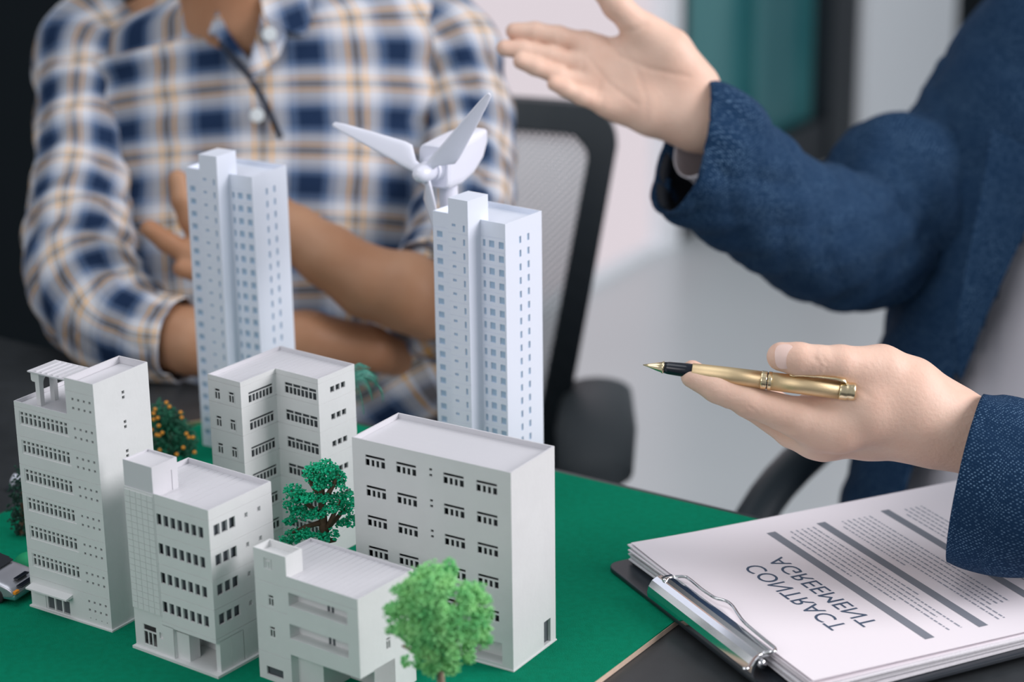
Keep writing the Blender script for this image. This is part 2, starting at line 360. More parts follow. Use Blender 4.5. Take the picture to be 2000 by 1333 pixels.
# ------------------------------------------------------------------ cloth tubes with uv in metres
def spline(K, n):
    K = [np.array(k, float) for k in K]; out = []
    Q = [2*K[0]-K[1]]+K+[2*K[-1]-K[-2]]
    for i in range(1, len(Q)-2):
        for s in range(n):
            t = s/n; a, b, c, d = Q[i-1], Q[i], Q[i+1], Q[i+2]
            out.append(.5*((2*b)+(-a+c)*t+(2*a-5*b+4*c-d)*t*t+(-a+3*b-3*c+d)*t**3))
    out.append(K[-1]); return out
def cloth(name, keys, m, parent, n=72, steps=12, fold=.05, seed=0, uv0=(0, 0), ref=None, drop=None, thick=0, endtilt=0, sharp=1.0, world=False):
    """keys: (u,v,D, r_across mm, r_depth mm)"""
    rnd = random.Random(seed)
    if world: KK = [list(k[0])+[k[1]*.001, k[2]*.001] for k in keys]
    else: KK = [list(P(k[0], k[1], k[2]))+[k[3]*.001, k[4]*.001] for k in keys]
    S = spline(KK, steps); ph = [(rnd.uniform(0, 6.28), rnd.choice([-2, -1, 1, 2, 3]), rnd.uniform(25, 80)) for _ in range(7)]
    R = []; cum = 0; cums = []; circ = []
    view = np.array(ref, float) if ref is not None else FW
    for i, k in enumerate(S):
        c = k[:3]; t = S[min(i+1, len(S)-1)][:3]-S[max(i-1, 0)][:3]; t /= np.linalg.norm(t)
        if endtilt and i < 16: t = t+view*endtilt*(1-i/16); t /= np.linalg.norm(t)
        a = np.cross(t, view); a /= np.linalg.norm(a); b = np.cross(a, t)
        if i: cum += np.linalg.norm(c-S[i-1][:3])
        row = []
        for j in range(n):
            th = 2*PI*j/n; f = 0
            for (p0, mth, fr) in ph: f += abs(math.sin(p0+mth*th+fr*cum+1.3*math.sin(th*2+p0)))**.7-.6
            f = 1+fold*f*.6
            row.append(c+a*math.cos(th)*k[3]*f-b*math.sin(th)*k[4]*f)   # th=90deg faces the camera side
        R.append(row); cums.append(cum); circ.append(math.pi*(k[3]+k[4]))
    mc = sum(circ)/len(circ)
    mb = MB(); nv = 0; uvs = []
    for r in R: mb.v += [tuple(p) for p in r]
    for i in range(len(R)-1):
        for j in range(n):
            q = (i*n+j, i*n+(j+1) % n, (i+1)*n+(j+1) % n, (i+1)*n+j)
            if drop and drop(np.mean([mb.v[z] for z in q], 0)): continue
            mb.f.append(q)
            uu = lambda jj: uv0[0]+mc*((jj+n*.25) % n)/n if False else uv0[0]+mc*jj/n
            uvs += [(uu(j), uv0[1]+cums[i]), (uu(j+1), uv0[1]+cums[i]), (uu(j+1), uv0[1]+cums[i+1]), (uu(j), uv0[1]+cums[i+1])]
    o = mb.obj(name, m, parent, smooth=True, uv=uvs)
    if thick:
        s = o.modifiers.new('solid', 'SOLIDIFY'); s.thickness = thick*.001; s.offset = 0
    return o, S, R

# ================================================================== SETTING
FZ = -.74
b_dir = np.array([math.sin(.60), math.cos(.60), 0]); a_dir = np.array([-math.cos(.60), math.sin(.60), 0])
mb = MB(); mb.box(-5, 6, -1.5, 9, FZ-.05, FZ); struct(mb.obj('floor', M['floor']))
W1 = at_z(1150, 560, FZ); W2 = at_z(1655, 292, FZ)
wd = (W2-W1)/np.linalg.norm(W2-W1); wn = np.array([wd[1], -wd[0], 0])       # towards the camera side
def wall_s(u):                                       # distance along the pale wall at photo column u (floor line)
    best = None
    for s in np.arange(-3, 6, .005):
        q = W1+wd*s-OC; uu = 1000+FPX*(q@RX)/(q@FW)
        if best is None or abs(uu-u) < best[0]: best = (abs(uu-u), s)
    return best[1]
def wbox(mb, s0, s1, z0, z1, d0=0, d1=.05):
    A = W1+wd*s0-wn*d0; B = W1+wd*s1-wn*d0
    mb.prism([(A[0], A[1], z0), (B[0], B[1], z0), (B[0], B[1], z1), (A[0], A[1], z1)], -wn*(d1-d0))
sK = wall_s(640); sA = wall_s(1312); sB = wall_s(1655); sC = wall_s(1832)
H = 2.0
win = thing('window_1', 'tall frosted daylight window', 'window'); del win['label']; del win['category']; struct(win)
m_ = MB(); wbox(m_, sK+.05, sA-.06, FZ+.02, H, .02, .04); m_.obj('pane', M['daylight'], win)
m_ = MB(); wbox(m_, sK, sK+.06, FZ, H); wbox(m_, sA-.07, sA, FZ, H, -.02, .08); wbox(m_, sK, sA, H, H+.1); wbox(m_, sK, sA, FZ, FZ+.02, -.01, .06); m_.obj('frame', M['whitewall'], win)
dr = thing('door_1', '', ''); del dr['label']; del dr['category']; struct(dr)
m_ = MB(); wbox(m_, sA+.05, sB-.16, FZ+.12, H, .03, .045); m_.obj('pane', M['tealglass'], dr)
m_ = MB(); wbox(m_, sA, sA+.05, FZ, H, -.01, .06); wbox(m_, sB-.17, sB, FZ, H, -.02, .07); wbox(m_, sA+.05, sB-.17, FZ, FZ+.12, -.01, .06); m_.obj('frame', M['frame'], dr)
sm = (sA+sB-.12)/2
m_ = MB(); wbox(m_, sm-.02, sm+.02, FZ+.12, H, .0, .05); m_.obj('mullion', M['tealglass'], dr)
m_ = MB(); wbox(m_, sB, sC, FZ, H, -.04, .3); struct(m_.obj('wall_right', M['whitewall']))
m_ = MB(); wbox(m_, sC, sC+1.6, FZ, H, .0, .3); struct(m_.obj('wall_far', M['darkwall']))
K0 = W1+wd*sK
m_ = MB(); e = np.array([-.86, .30, 0]); e /= np.linalg.norm(e); q = K0+e*4.2; nrm = np.array([-e[1], e[0], 0]); nrm = -nrm if nrm[1] < 0 else nrm
m_.prism([(K0[0], K0[1], FZ), (q[0], q[1], FZ), (q[0], q[1], H), (K0[0], K0[1], H)], nrm*.1); struct(m_.obj('wall_left', M['darkwall']))
m_ = MB(); q2 = q-wd*5.5
m_.prism([(q[0], q[1], FZ), (q2[0], q2[1], FZ), (q2[0], q2[1], H), (q[0], q[1], H)], (-.1, 0, 0)); struct(m_.obj('wall_side', M['darkwall']))

# ================================================================== TABLE, BOARD
TZ = -.0045
T1p = at_z(390, 750, TZ); T2p = at_z(1490, 1010, TZ)
td = (T2p-T1p)/np.linalg.norm(T2p-T1p); tn = np.array([td[1], -td[0], 0]); tn = tn if tn[1] < 0 else -tn
tab = thing('table', 'dark matte table carrying the model city and the clipboard', 'table', (0, 1.0, FZ))
def tloc(p): return (p[0], p[1]-1.0, p[2]-FZ)
A0 = T1p-td*.95; B0 = T1p+td*1.05
m_ = MB(); m_.prism([tloc(A0-[0, 0, .028]), tloc(B0-[0, 0, .028]), tloc(B0+tn*1.0-[0, 0, .028]), tloc(A0+tn*1.0-[0, 0, .028])], (0, 0, .028)); m_.obj('tabletop', M['table'], tab, bevel=.002)
for s, t in ((.1, .1), (1.9, .1), (1.9, .9), (.1, .9)):
    c = A0+td*s+tn*t; m_ = MB(); m_.box(-.03, .03, -.03, .03, 0, -FZ+TZ-.029); m_.obj('leg', M['frame'], tab, loc=(c[0], c[1]-1, 0))
BC = np.array([-.20331, 1.58802, 0]); bph = .5946
ba = np.array([-math.cos(bph), math.sin(bph), 0]); bb = np.array([math.sin(bph), math.cos(bph), 0])
brd = thing('baseboard_felt', 'green felt covered wooden board under all the model buildings', 'board', BC)
brd.name = 'model_board'
lx = .474; ly = .78; z0 = -.0042
def bpt(s, t, z): q = -ba*s-bb*t; return (q[0], q[1], z)
m_ = MB(); m_.prism([bpt(0, 0, z0), bpt(0, ly, z0), bpt(lx, ly, z0), bpt(lx, 0, z0)], (0, 0, .0034)); m_.obj('plywood', M['wood'], brd)
m_ = MB(); m_.prism([bpt(.0003, .0003, -.0008), bpt(.0003, ly-.0003, -.0008), bpt(lx-.0003, ly-.0003, -.0008), bpt(lx-.0003, .0003, -.0008)], (0, 0, .0008)); m_.obj('felt', M['felt'], brd)

# ================================================================== BUILDINGS (mm, local x = -a, y = b)
MM = .001
def bldg(name, label, x, y, ph): return thing(name, label, 'building model', (x*MM, y*MM, 0), -ph)
def wallF(mb, xl, xr, y, z0, z1, holes, base=0):     # facing -y ; holes in a (distance from x=0 leftwards): (a_hi,a_lo,zt,zb,depth,back)
    hs = [(xr-0-xl-(a_hi+xr)+0 if False else (-a_hi-xl), (-a_lo-xl), zb-z0, zt-z0, dp, bk) for a_hi, a_lo, zt, zb, dp, bk in holes]
    mb.face((xl, y, z0), (1, 0, 0), (0, 0, 1), (0, 1, 0), xr-xl, z1-z0, hs, base)
def wallR(mb, x, ya, yb, z0, z1, holes, base=0):     # facing +x ; holes (b0,b1,zt,zb,depth,back)
    mb.face((x, ya, z0), (0, 1, 0), (0, 0, 1), (-1, 0, 0), yb-ya, z1-z0, [(b0-ya, b1-ya, zb-z0, zt-z0, dp, bk) for b0, b1, zt, zb, dp, bk in holes], base)
def wallB(mb, xl, xr, y, z0, z1): mb.face((xl, y, z0), (1, 0, 0), (0, 0, 1), (0, -1, 0), xr-xl, z1-z0)
def wallL(mb, x, ya, yb, z0, z1): mb.face((x, ya, z0), (0, 1, 0), (0, 0, 1), (1, 0, 0), yb-ya, z1-z0)
def roof(mb, xl, xr, ya, yb, z, grooves=(), dirx=True):
    hs = [((0, xr-xl, g, g+.3, .18, True) if dirx else (g, g+.3, 0, yb-ya, .18, True)) for g in grooves]
    mb.face((xl, ya, z), (1, 0, 0), (0, 1, 0), (0, 0, -1), xr-xl, yb-ya, hs)
def parapet(mb, pts, z0, z1, t=1.0):                 # closed polygon (ccw seen from above), inset by t
    n = len(pts); ins = []
    for i in range(n):
        p = np.array(pts[i], float); a = np.array(pts[i-1], float); b = np.array(pts[(i+1) % n], float)
        d1 = (p-a)/np.linalg.norm(p-a); d2 = (b-p)/np.linalg.norm(b-p); n1 = np.array([-d1[1], d1[0]]); n2 = np.array([-d2[1], d2[0]])
        ins.append(p+(n1+n2)*t)
    for i in range(n):
        j = (i+1) % n; a, b, c, d = pts[i], pts[j], ins[j], ins[i]
        mb.quad((a[0], a[1], z1), (b[0], b[1], z1), (c[0], c[1], z1), (d[0], d[1], z1))
        mb.quad((d[0], d[1], z1), (c[0], c[1], z1), (c[0], c[1], z0), (d[0], d[1], z0))
def fin(mb, name, m, root, smooth=False, loc=None): return mb.obj(name, m, root, scale=MM, smooth=smooth, loc=loc)
def grooveF(zs, a_hi, a_lo, g=.35): return [(a_hi, a_lo, z+g/2, z-g/2, .3, True) for z in zs]

def frame_slots(w, h, cols, top=None, t=.7, mid=0, margin=.3, div=None, slotw=None):
    """window frame: outer w x h, origin lower-left front, with cols slots and an optional top slot of height top"""
    mb = MB(); y0, y1 = .15, .15+t
    mb.box(0, w, y0, y1, 0, margin); mb.box(0, w, y0, y1, h-margin, h); mb.box(0, margin, y0, y1, margin, h-margin); mb.box(w-margin, w, y0, y1, margin, h-margin)
    zt = h-margin
    if top:
        mb.box(margin, w-margin, y0-.1, y1, h-margin-top-mid, h-margin-top); zt = h-margin-top-mid
    per = (w-2*margin)/cols; bw = div or per*.4
    for i in range(1, cols): x = margin+per*i; mb.box(x-bw/2, x+bw/2, y0, y1, margin, zt)
    return mb
def put_frames(mb, root, locs, rot=0, m=None, name='window_frame'):
    first = fin(mb, name, m or M['grey_plastic'], root); first.location = tuple(np.array(locs[0])*MM); first.rotation_euler = (0, 0, rot)
    for l in locs[1:]:
        c = first.copy(); COL.objects.link(c); c.parent = root; c.location = tuple(np.array(l)*MM)
    return first
GP = M['grey_plastic']; RP = M['roof_plastic']
def backbox(root, xl, xr, ya, yb, z0, z1):           # dark core whose colour stands in for shade in the hollow shell
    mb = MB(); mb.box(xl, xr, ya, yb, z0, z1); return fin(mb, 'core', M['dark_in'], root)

# ---------------- E : long block, front right
r = bldg('block_model', 'long grey-white model block with five window rows, right of the light green tree', -1.7, 1121.8, .565)
w_, d_, h_ = 110.2, 47.5, 124.3
tops = [115.4, 96.1, 77.0, 57.2, 36.2]; cols = [(101, 86.8), (78.9, 64.9), (46, 31.8), (23.4, 9.4)]
holes = []
for zt in tops:
    for a, b in cols: holes.append((a, b, zt, zt-7.1, 1.2, False))
for zt in tops[:3]:
    holes.append((55.6, 53.6, zt+.5, zt-1.1, 1.2, False)); holes.append((55.6, 53.6, zt-3.0, zt-4.6, 1.2, False))
holes.append((32, 7.6, 16.3, 2.6, 9, True)); holes.append((108.5, 96, 16.3, 2.6, 9, True))
m_ = MB(); wallF(m_, -w_, 0, 0, 0, h_, holes); fin(m_, 'wall', GP, r)
m_ = MB(); wallR(m_, 0, 0, d_, 0, h_, [(34.1, 41.6, 17.2, 2.0, 3.5, True)]); fin(m_, 'wall', GP, r)
m_ = MB(); wallB(m_, -w_, 0, d_, 0, h_); wallL(m_, -w_, 0, d_, 0, h_); fin(m_, 'wall', GP, r)
m_ = MB(); roof(m_, -w_+.9, -.9, .9, d_-.9, h_-3.2); fin(m_, 'roof', RP, r)
m_ = MB(); parapet(m_, [(-w_, 0), (0, 0), (0, d_), (-w_, d_)], h_-3.2, h_); fin(m_, 'parapet', RP, r)
put_frames(frame_slots(14.2, 7.1, 4, top=1.5, mid=1.0, margin=.2, div=1.45), r, [(-a, 0, zt-7.1) for zt in tops for a, b in cols])
backbox(r, -w_+2, -2, 9.5, d_-2, 1, h_-5)
m_ = MB(); m_.box(-w_-.5, .5, -.5, d_+.5, 0, .8); fin(m_, 'base_slab', GP, r)

# ---------------- A : tall slab with pergola, far left
r = bldg('tower_block_model', 'tall grey-white model building with rooftop pergola, leftmost, beside the silver toy car', -244.4, 1181.5, .585)
w_, d_, hl, ht = 67.1, 46.7, 136.1, 159.0; ax = 23
tops = [129.9-18.65*i for i in range(6)]
gz = [132.8-18.65*i for i in range(7)]
dots = [147.4-18.7*i for i in range(8)]
holes = [(63.4, 22.6, zt+.5, zt-8.5, .45, True) for zt in tops]
for zt in tops:
    for i in range(11):
        a = 62.6-i*3.62
        holes.append((a, a-2.0, zt-.1, zt-1.9, 1.6, False)); holes.append((a, a-2.0, zt-2.8, zt-7.4, 1.6, False))
for zt in dots:
    for i in range(4):
        a = 18.2-i*4.55
        for dz in (0, 5.7): holes.append((a, a-1.6, zt-dz, zt-dz-1.6, 1.6, False))
for i in range(4): holes.append((17.6-i*4.55, 16.9-i*4.55, 5.0, 4.2, 1.0, False))
holes.append((54.8, 34.0, 12.2, 1.9, 2.0, True))
low = [h for h in holes if h[2] < 136]; up = [h for h in holes if h[2] >= 136]
m_ = MB(); wallF(m_, -w_, 0, 0, 0, hl, low+grooveF([z for z in gz], w_, 0)); wallF(m_, -ax, 0, 0, hl, ht, up+grooveF([151.4], ax, 0)); fin(m_, 'wall', GP, r)
rh = []
for i in range(8):
    zt = 147.6-18.65*i
    rh += [(23.2, 25.4, zt, zt-1.9, 1.6, False), (23.2, 25.4, zt-3.2, zt-5.1, 1.6, False)]
rh = [h for h in rh if h[3] > 3]
m_ = MB(); wallR(m_, 0, 0, d_, 0, ht, rh); fin(m_, 'wall', GP, r)
m_ = MB(); wallB(m_, -w_, -ax, d_, 0, hl); wallB(m_, -ax, 0, d_, 0, ht); wallL(m_, -w_, 0, d_, 0, hl); wallL(m_, -ax, 0, d_, hl-2, ht); fin(m_, 'wall', GP, r)
m_ = MB(); roof(m_, -w_+.9, -ax, .9, d_-.9, hl-2.5); roof(m_, -ax+.9, -.9, .9, d_-.9, ht-4.5); fin(m_, 'roof', RP, r)
m_ = MB(); parapet(m_, [(-w_, 0), (-ax, 0), (-ax, d_), (-w_, d_)], hl-2.5, hl, .8); parapet(m_, [(-ax, 0), (0, 0), (0, d_), (-ax, d_)], ht-4.5, ht, .8); fin(m_, 'parapet', RP, r)
backbox(r, -w_+2.2, -2.2, 3.0, d_-2.2, 1, hl-4); backbox(r, -ax+2.2, -2.2, 3.0, d_-2.2, hl-4, ht-6)
m_ = MB(); m_.box(-w_-1.2, 1.2, -1.2, d_+1.2, 0, 1.1); fin(m_, 'base_slab', GP, r)
m_ = MB(); m_.prism([(-65.4, .2, 16.6), (-65.4, -6, 15.4), (-65.4, -6, 14.4), (-65.4, .2, 14.6)], (34.4, 0, 0)); fin(m_, 'canopy', GP, r)
m_ = MB()
for i in range(4): x = -54.8+i*(20.8-1.1)/3; m_.box(x, x+1.1, .7, 1.9, 1.9, 12.2)
m_.box(-54.8, -34, .7, 1.9, 10.4, 11); fin(m_, 'door', GP, r)
m_ = MB(); m_.box(-54.8, -34, 1.7, 1.95, 1.9, 12.2); fin(m_, 'door_glass', M['dark_in'], r)
pg = MB(); pg.box(-58, -ax-.05, 4.4, 28, 154.8, 155.6)
for i in range(6): pg.box(-53+i*4.6, -51.6+i*4.6, 5.8, 26.5, 155.6, 156.2)
fin(pg, 'pergola_roof', RP, r)
for yy in (6.2, 17.8):
    m_ = MB(); m_.box(-54, -50.6, yy, yy+3.4, hl-2.5, 154.8); fin(m_, 'pergola_leg', GP, r)
m_ = MB(); arch = [(-54, 9.6, 154.8), (-54, 9.6, 147)]+[(-54, 13.7-4.1*math.cos(PI*i/8), 147+4.6*math.sin(PI*i/8)) for i in range(1, 8)]+[(-54, 17.8, 147), (-54, 17.8, 154.8)]
m_.prism(arch, (3.4, 0, 0)); m_.prism([(-54, 6.2, 154.8), (-57.2, 6.2, 154.8), (-57.2, 6.2, 149.6), (-56.2, 6.2, 148.6), (-54, 6.2, 148.6)], (0, 3.0, 0)); fin(m_, 'pergola_arch', GP, r)

# ---------------- B : small office with tiled stair tower
r = bldg('office_model', 'small model office with tiled stair tower, between pergola building and balcony house', -172.2, 1117.9, .639)
w_, d_, h_ = 68.4, 54.0, 104.5; i0 = 1.7
tops = [92.7-18.55*i for i in range(4)]
holes = []
for zt in tops:
    for i in range(7):
        a = 43.6-i*5.55; holes.append((a, a-3.7, zt, zt-7.0, 1.2, False))
m_ = MB(); wallF(m_, -45, -i0, i0, 21.5, h_, holes+grooveF([tops[0]+5.2-18.55*i for i in range(5)], 45, i0)); fin(m_, 'wall', GP, r)
gh = [(61.6, 50.4, 18.0, 4.2, 1.2, False), (48.2, 44.6, 15.6, 11.6, 1.2, True)]
m_ = MB(); wallF(m_, -w_, -45, i0, 0, 27, gh); wallF(m_, -45, -36, i0, 0, 21.5, []); fin(m_, 'wall', GP, r)
rh = []
for zt in tops:
    for i in range(3): b = 5.3+i*6.3; rh.append((b, b+4.9, zt+1.2, zt-5.6, 1.2, False))
    for b in (30.4, 41.3): rh.append((b, b+2.9, zt-.1, zt-3.0, 1.6, True))
m_ = MB(); wallR(m_, -i0, i0, d_, 21.5, h_, rh+[(i0, d_, z+.17, z-.17, .3, True) for z in [tops[0]+5.2-18.55*i for i in range(5)]]); wallR(m_, -i0, 14, d_, 0, 21.5, []); fin(m_, 'wall', GP, r)
m_ = MB(); wallB(m_, -w_, -i0, d_, 0, h_); wallL(m_, -w_, i0, d_, 0, h_); fin(m_, 'wall', GP, r)
m_ = MB(); m_.box(-45, -i0, i0, 13, 21.0, 21.5); m_.box(-36.5, -36, i0, 24, 0, 21); m_.box(-36, -i0, 24, 24.5, 0, 21); m_.box(-45, -i0, 13, 24, 21.0, 21.5); fin(m_, 'ground_recess', GP, r)
m_ = MB(); m_.box(-5.2, -i0, 4.6, 13.9, 0, 21.5); fin(m_, 'column', GP, r)
m_ = MB(); m_.box(-36, -26, 4, 12.4, 0, 18.6); fin(m_, 'door', GP, r)
m_ = MB(); roof(m_, -w_, -i0-.8, i0+.8, d_-.8, h_-3.2, [4+5.2*i for i in range(9)], False); fin(m_, 'roof', RP, r)
m_ = MB(); parapet(m_, [(-w_, i0), (-i0, i0), (-i0, d_), (-w_, d_)], h_-3.2, h_, .8); fin(m_, 'parapet', RP, r)
m_ = MB(); wallF(m_, -w_, -45, i0, h_-1, 120.6, [(58, 55, 103.9, 103.6, .2, True)]); wallR(m_, -45, i0, 22, h_-3.2, 120.6, [(13, 17.5, 114, h_-3.1, .4, True)]); wallB(m_, -w_, -45, 22, h_-4, 120.6); wallL(m_, -w_, i0, 22, h_-1, 120.6)
m_.quad((-w_, i0, 119.4), (-45, i0, 119.4), (-45, 22, 119.4), (-w_, 22, 119.4)); parapet(m_, [(-w_, i0), (-45, i0), (-45, 22), (-w_, 22)], 119, 120.6, .8); fin(m_, 'stair_tower', RP, r)
m_ = MB(); m_.box(-w_-.3, -44.7, i0-.4, i0+.6, 26.6, h_-.4); tbk = fin(m_, 'tile_backing', GP, r)
tw, th = 4.62, 3.98; tile = MB(); tile.box(0.12, tw-.12, -.35, .2, .12, th-.12)
first = None
for ci in range(5):
    for ri in range(19):
        loc = ((-w_-.05+ci*tw+.12)*MM, (i0-.5)*MM, (27.1+ri*th)*MM)
        if first is None: first = fin(tile, 'tile', GP, tbk); first.location = loc
        else: inst(first, tbk, loc)
put_frames(frame_slots(11.2, 13.8, 3, top=3.6, mid=.8, margin=.5, div=.8), r, [(-61.6, i0, 4.2)])
mb = MB(); mb.box(-w_+2, -4.2, 5, d_-2, 22, h_-5); mb.obj('core', M['core_grey'], r, scale=MM)  # added block, its grey standing in for shade behind the windows
m_ = MB(); m_.box(-w_-1.5, .2, -.2, d_+1, 0, 1.6); fin(m_, 'base_slab', GP, r)

# ---------------- C : L shaped building at the back
r = bldg('corner_block_model', 'L-shaped grey-white model building in front of the left tower, palm behind it', -142.6, 1256.0, .645)
w_, d_, h_ = 64.6, 68, 124.7; na, nb = 36.2, 32.6
T = [116.9-18.6*i for i in range(6)]; gz = [106.9-18.6*i for i in range(6)]+[121.3]
m_ = MB(); hs = []
for zt in T: hs += [(59.6, 54.2, zt, zt-8.2, 1.2, False), (47.4, 41.6, zt, zt-8.2, 1.2, False)]
wallF(m_, -w_, -na, 0, 0, h_, hs+grooveF(gz, w_, na)); fin(m_, 'wall', GP, r)
m_ = MB(); wallR(m_, -na, 0, nb, 0, h_, [(6.8, 29.6, zt-.9, zt-8.5, 1.2, False) for zt in T]+[(0, nb, z+.17, z-.17, .3, True) for z in gz]); fin(m_, 'wall', GP, r)
m_ = MB(); wallF(m_, -na, 0, nb, 0, h_, [(28.9, 1.6, zt+.5, zt-7.4, 1.2, False) for zt in T]+grooveF(gz, na, 0)); fin(m_, 'wall', GP, r)
m_ = MB(); rh = []
for zt in T:
    for i in range(3): rh.append((43.9+i*5.2, 47.9+i*5.2, zt-.9, zt-4.9, 1.4, False))
wallR(m_, 0, nb, d_, 0, h_, rh+[(nb, d_, z+.17, z-.17, .3, True) for z in gz]); fin(m_, 'wall', GP, r)
m_ = MB(); wallB(m_, -w_, 0, d_, 0, h_); wallL(m_, -w_, 0, d_, 0, h_); fin(m_, 'wall', GP, r)
m_ = MB(); gr = [3+4.2*i for i in range(7)]
roof(m_, -w_+.8, -na, .8, nb, h_-2.6, gr, False); roof(m_, -w_+.8, -.8, nb, d_-.8, h_-2.6, [3+4.2*i for i in range(15)], False); fin(m_, 'roof', RP, r)
m_ = MB(); parapet(m_, [(-w_, 0), (-na, 0), (-na, nb), (0, nb), (0, d_), (-w_, d_)], h_-2.6, h_, .8); fin(m_, 'parapet', RP, r)
put_frames(frame_slots(5.4, 8.2, 2, top=1.5, mid=.7, margin=.7, div=.8), r, [(x, 0, zt-8.2) for zt in T for x in (-59.6, -47.4)])
put_frames(frame_slots(22.8, 7.6, 7, top=1.3, mid=.7, margin=.35, div=.8), r, [(-na, 6.8, zt-8.5) for zt in T], rot=PI/2)
fm = frame_slots(27.3, 7.9, 8, top=1.9, mid=.6, margin=.35, div=.8); 
for x in (7, 14, 20.5): fm.box(x-.4, x+.4, .15, .85, 5.7, 7.4)
put_frames(fm, r, [(-28.9, nb, zt-7.4) for zt in T])
backbox(r, -w_+2, -na-2.0, 2.4, d_-2, 1, h_-4); backbox(r, -na-2.0, -2, nb+2.4, d_-2, 1, h_-4)

# ---------------- D : balcony house at the front
hD = .070; q = at_z(698, 1172, hD); ql = at_z(496, 1106, hD); phD = math.atan2(ql[1]-q[1], -(ql[0]-q[0]))
r = thing('balcony_house_model', 'low model house with recessed balconies, front centre beside the light green tree', 'building model', (q[0], q[1], 0), -phD)
w_, d_, h_ = 77.1, 48.4, 70.0; z1 = 22.0; k = .986
f = lambda z: 70-(63-z)*k
m_ = MB(); hs = [(51.6, 8.1, f(53.2), f(44.6), 8, True), (51.8, 8.0, f(33.4), f(24.0), 8, True)]
for a, b in ((48, 40.5), (27.7, 20.5)): hs.append((67.6, 63.0, f(a), f(b), 1.2, False))
hs += grooveF([f(38.8), f(55.6)], w_, 53)+grooveF([f(56.5)], 52.5, 0)
wallF(m_, -w_, 0, 0, z1, h_, hs); fin(m_, 'wall', GP, r)
m_ = MB(); wallF(m_, -w_, -52, 0, 0, z1, [(71.4, 58.6, 8.8, 3.4, 1.2, False), ]+grooveF([f(10)], w_, 52)); wallR(m_, -52, 0, 30, 0, z1, []); m_.box(-52, -33, 6, 30, 0, z1); fin(m_, 'wall', GP, r)
m_ = MB(); wallR(m_, 0, 0, d_, z1, h_, [(22.8, 26.8, f(50.9), f(42.8), 1.2, False), (22.8, 26.8, f(29.3), f(22), 1.2, False)]); wallR(m_, 0, 12, d_, 0, z1, []); fin(m_, 'wall', GP, r)
m_ = MB(); wallB(m_, -w_, 0, d_, 0, h_); wallL(m_, -w_, 0, d_, 0, h_); fin(m_, 'wall', GP, r)
m_ = MB(); m_.box(-52, 0, 0, 30, z1-.6, z1); m_.box(-33, 0, 29, 30, 0, z1); m_.box(-.6, 0, 12, 30, 0, z1); fin(m_, 'ground_recess', GP, r)
m_ = MB(); roof(m_, -w_, -.8, .8, d_-.8, h_-1.8, [2+4.3*i for i in range(17)], False); fin(m_, 'roof', RP, r)
m_ = MB(); parapet(m_, [(-w_, 0), (0, 0), (0, d_), (-w_, d_)], h_-1.8, h_, .8); fin(m_, 'parapet', RP, r)
m_ = MB(); hb = 81.8; wallF(m_, -w_, -52.5, 0, h_, hb, [(69.3, 63, f(67.4), f(60.8), 1.2, False)] if f(60.8) > h_ else [(69.3, 63, hb-4.4, hb-11, .6, True)])
wallR(m_, -52.5, 0, 14, h_-1.8, hb, []); wallB(m_, -w_, -52.5, 14, h_-2, hb); wallL(m_, -w_, 0, 14, h_-1, hb)
m_.quad((-w_, 0, hb-4), (-52.5, 0, hb-4), (-52.5, 14, hb-4), (-w_, 14, hb-4)); parapet(m_, [(-w_, 0), (-52.5, 0), (-52.5, 14), (-w_, 14)], hb-4, hb, .9); fin(m_, 'stair_tower', GP, r)
bal = MB()
for x in (-28.5, -25.5): bal.box(x-.8, x+.8, 7.7, 8.0, 0, 9)
for zb in (f(44.6), f(24.0)): o = fin(bal, 'balcony_door', M['dark_in'], r); o.location = (0, 0, zb*MM)
bal = MB(); bal.box(-14, -10, 7.7, 8.0, 2.0, 6)
for zb in (f(44.6), f(24.0)): o = fin(bal, 'balcony_window', M['dark_in'], r); o.location = (0, 0, zb*MM)
put_frames(frame_slots(4.6, 7.4, 2, top=1.3, mid=.6, margin=.6, div=.7), r, [(-67.6, 0, f(40.5)), (-67.6, 0, f(20.5))])
put_frames(frame_slots(4.6, 7.4, 2, top=1.3, mid=.6, margin=.6, div=.7), r, [(-68.6, 0, hb-11.5)])
put_frames(frame_slots(4.0, 8.0, 2, top=1.5, mid=.6, margin=.5, div=.6), r, [(0, 22.8, f(42.8)), (0, 22.8, f(22))], rot=PI/2)
backbox(r, -w_+2, -2, 9, d_-2, z1+1, h_-4); backbox(r, -w_+2, -54, 2, 12, 1, z1)

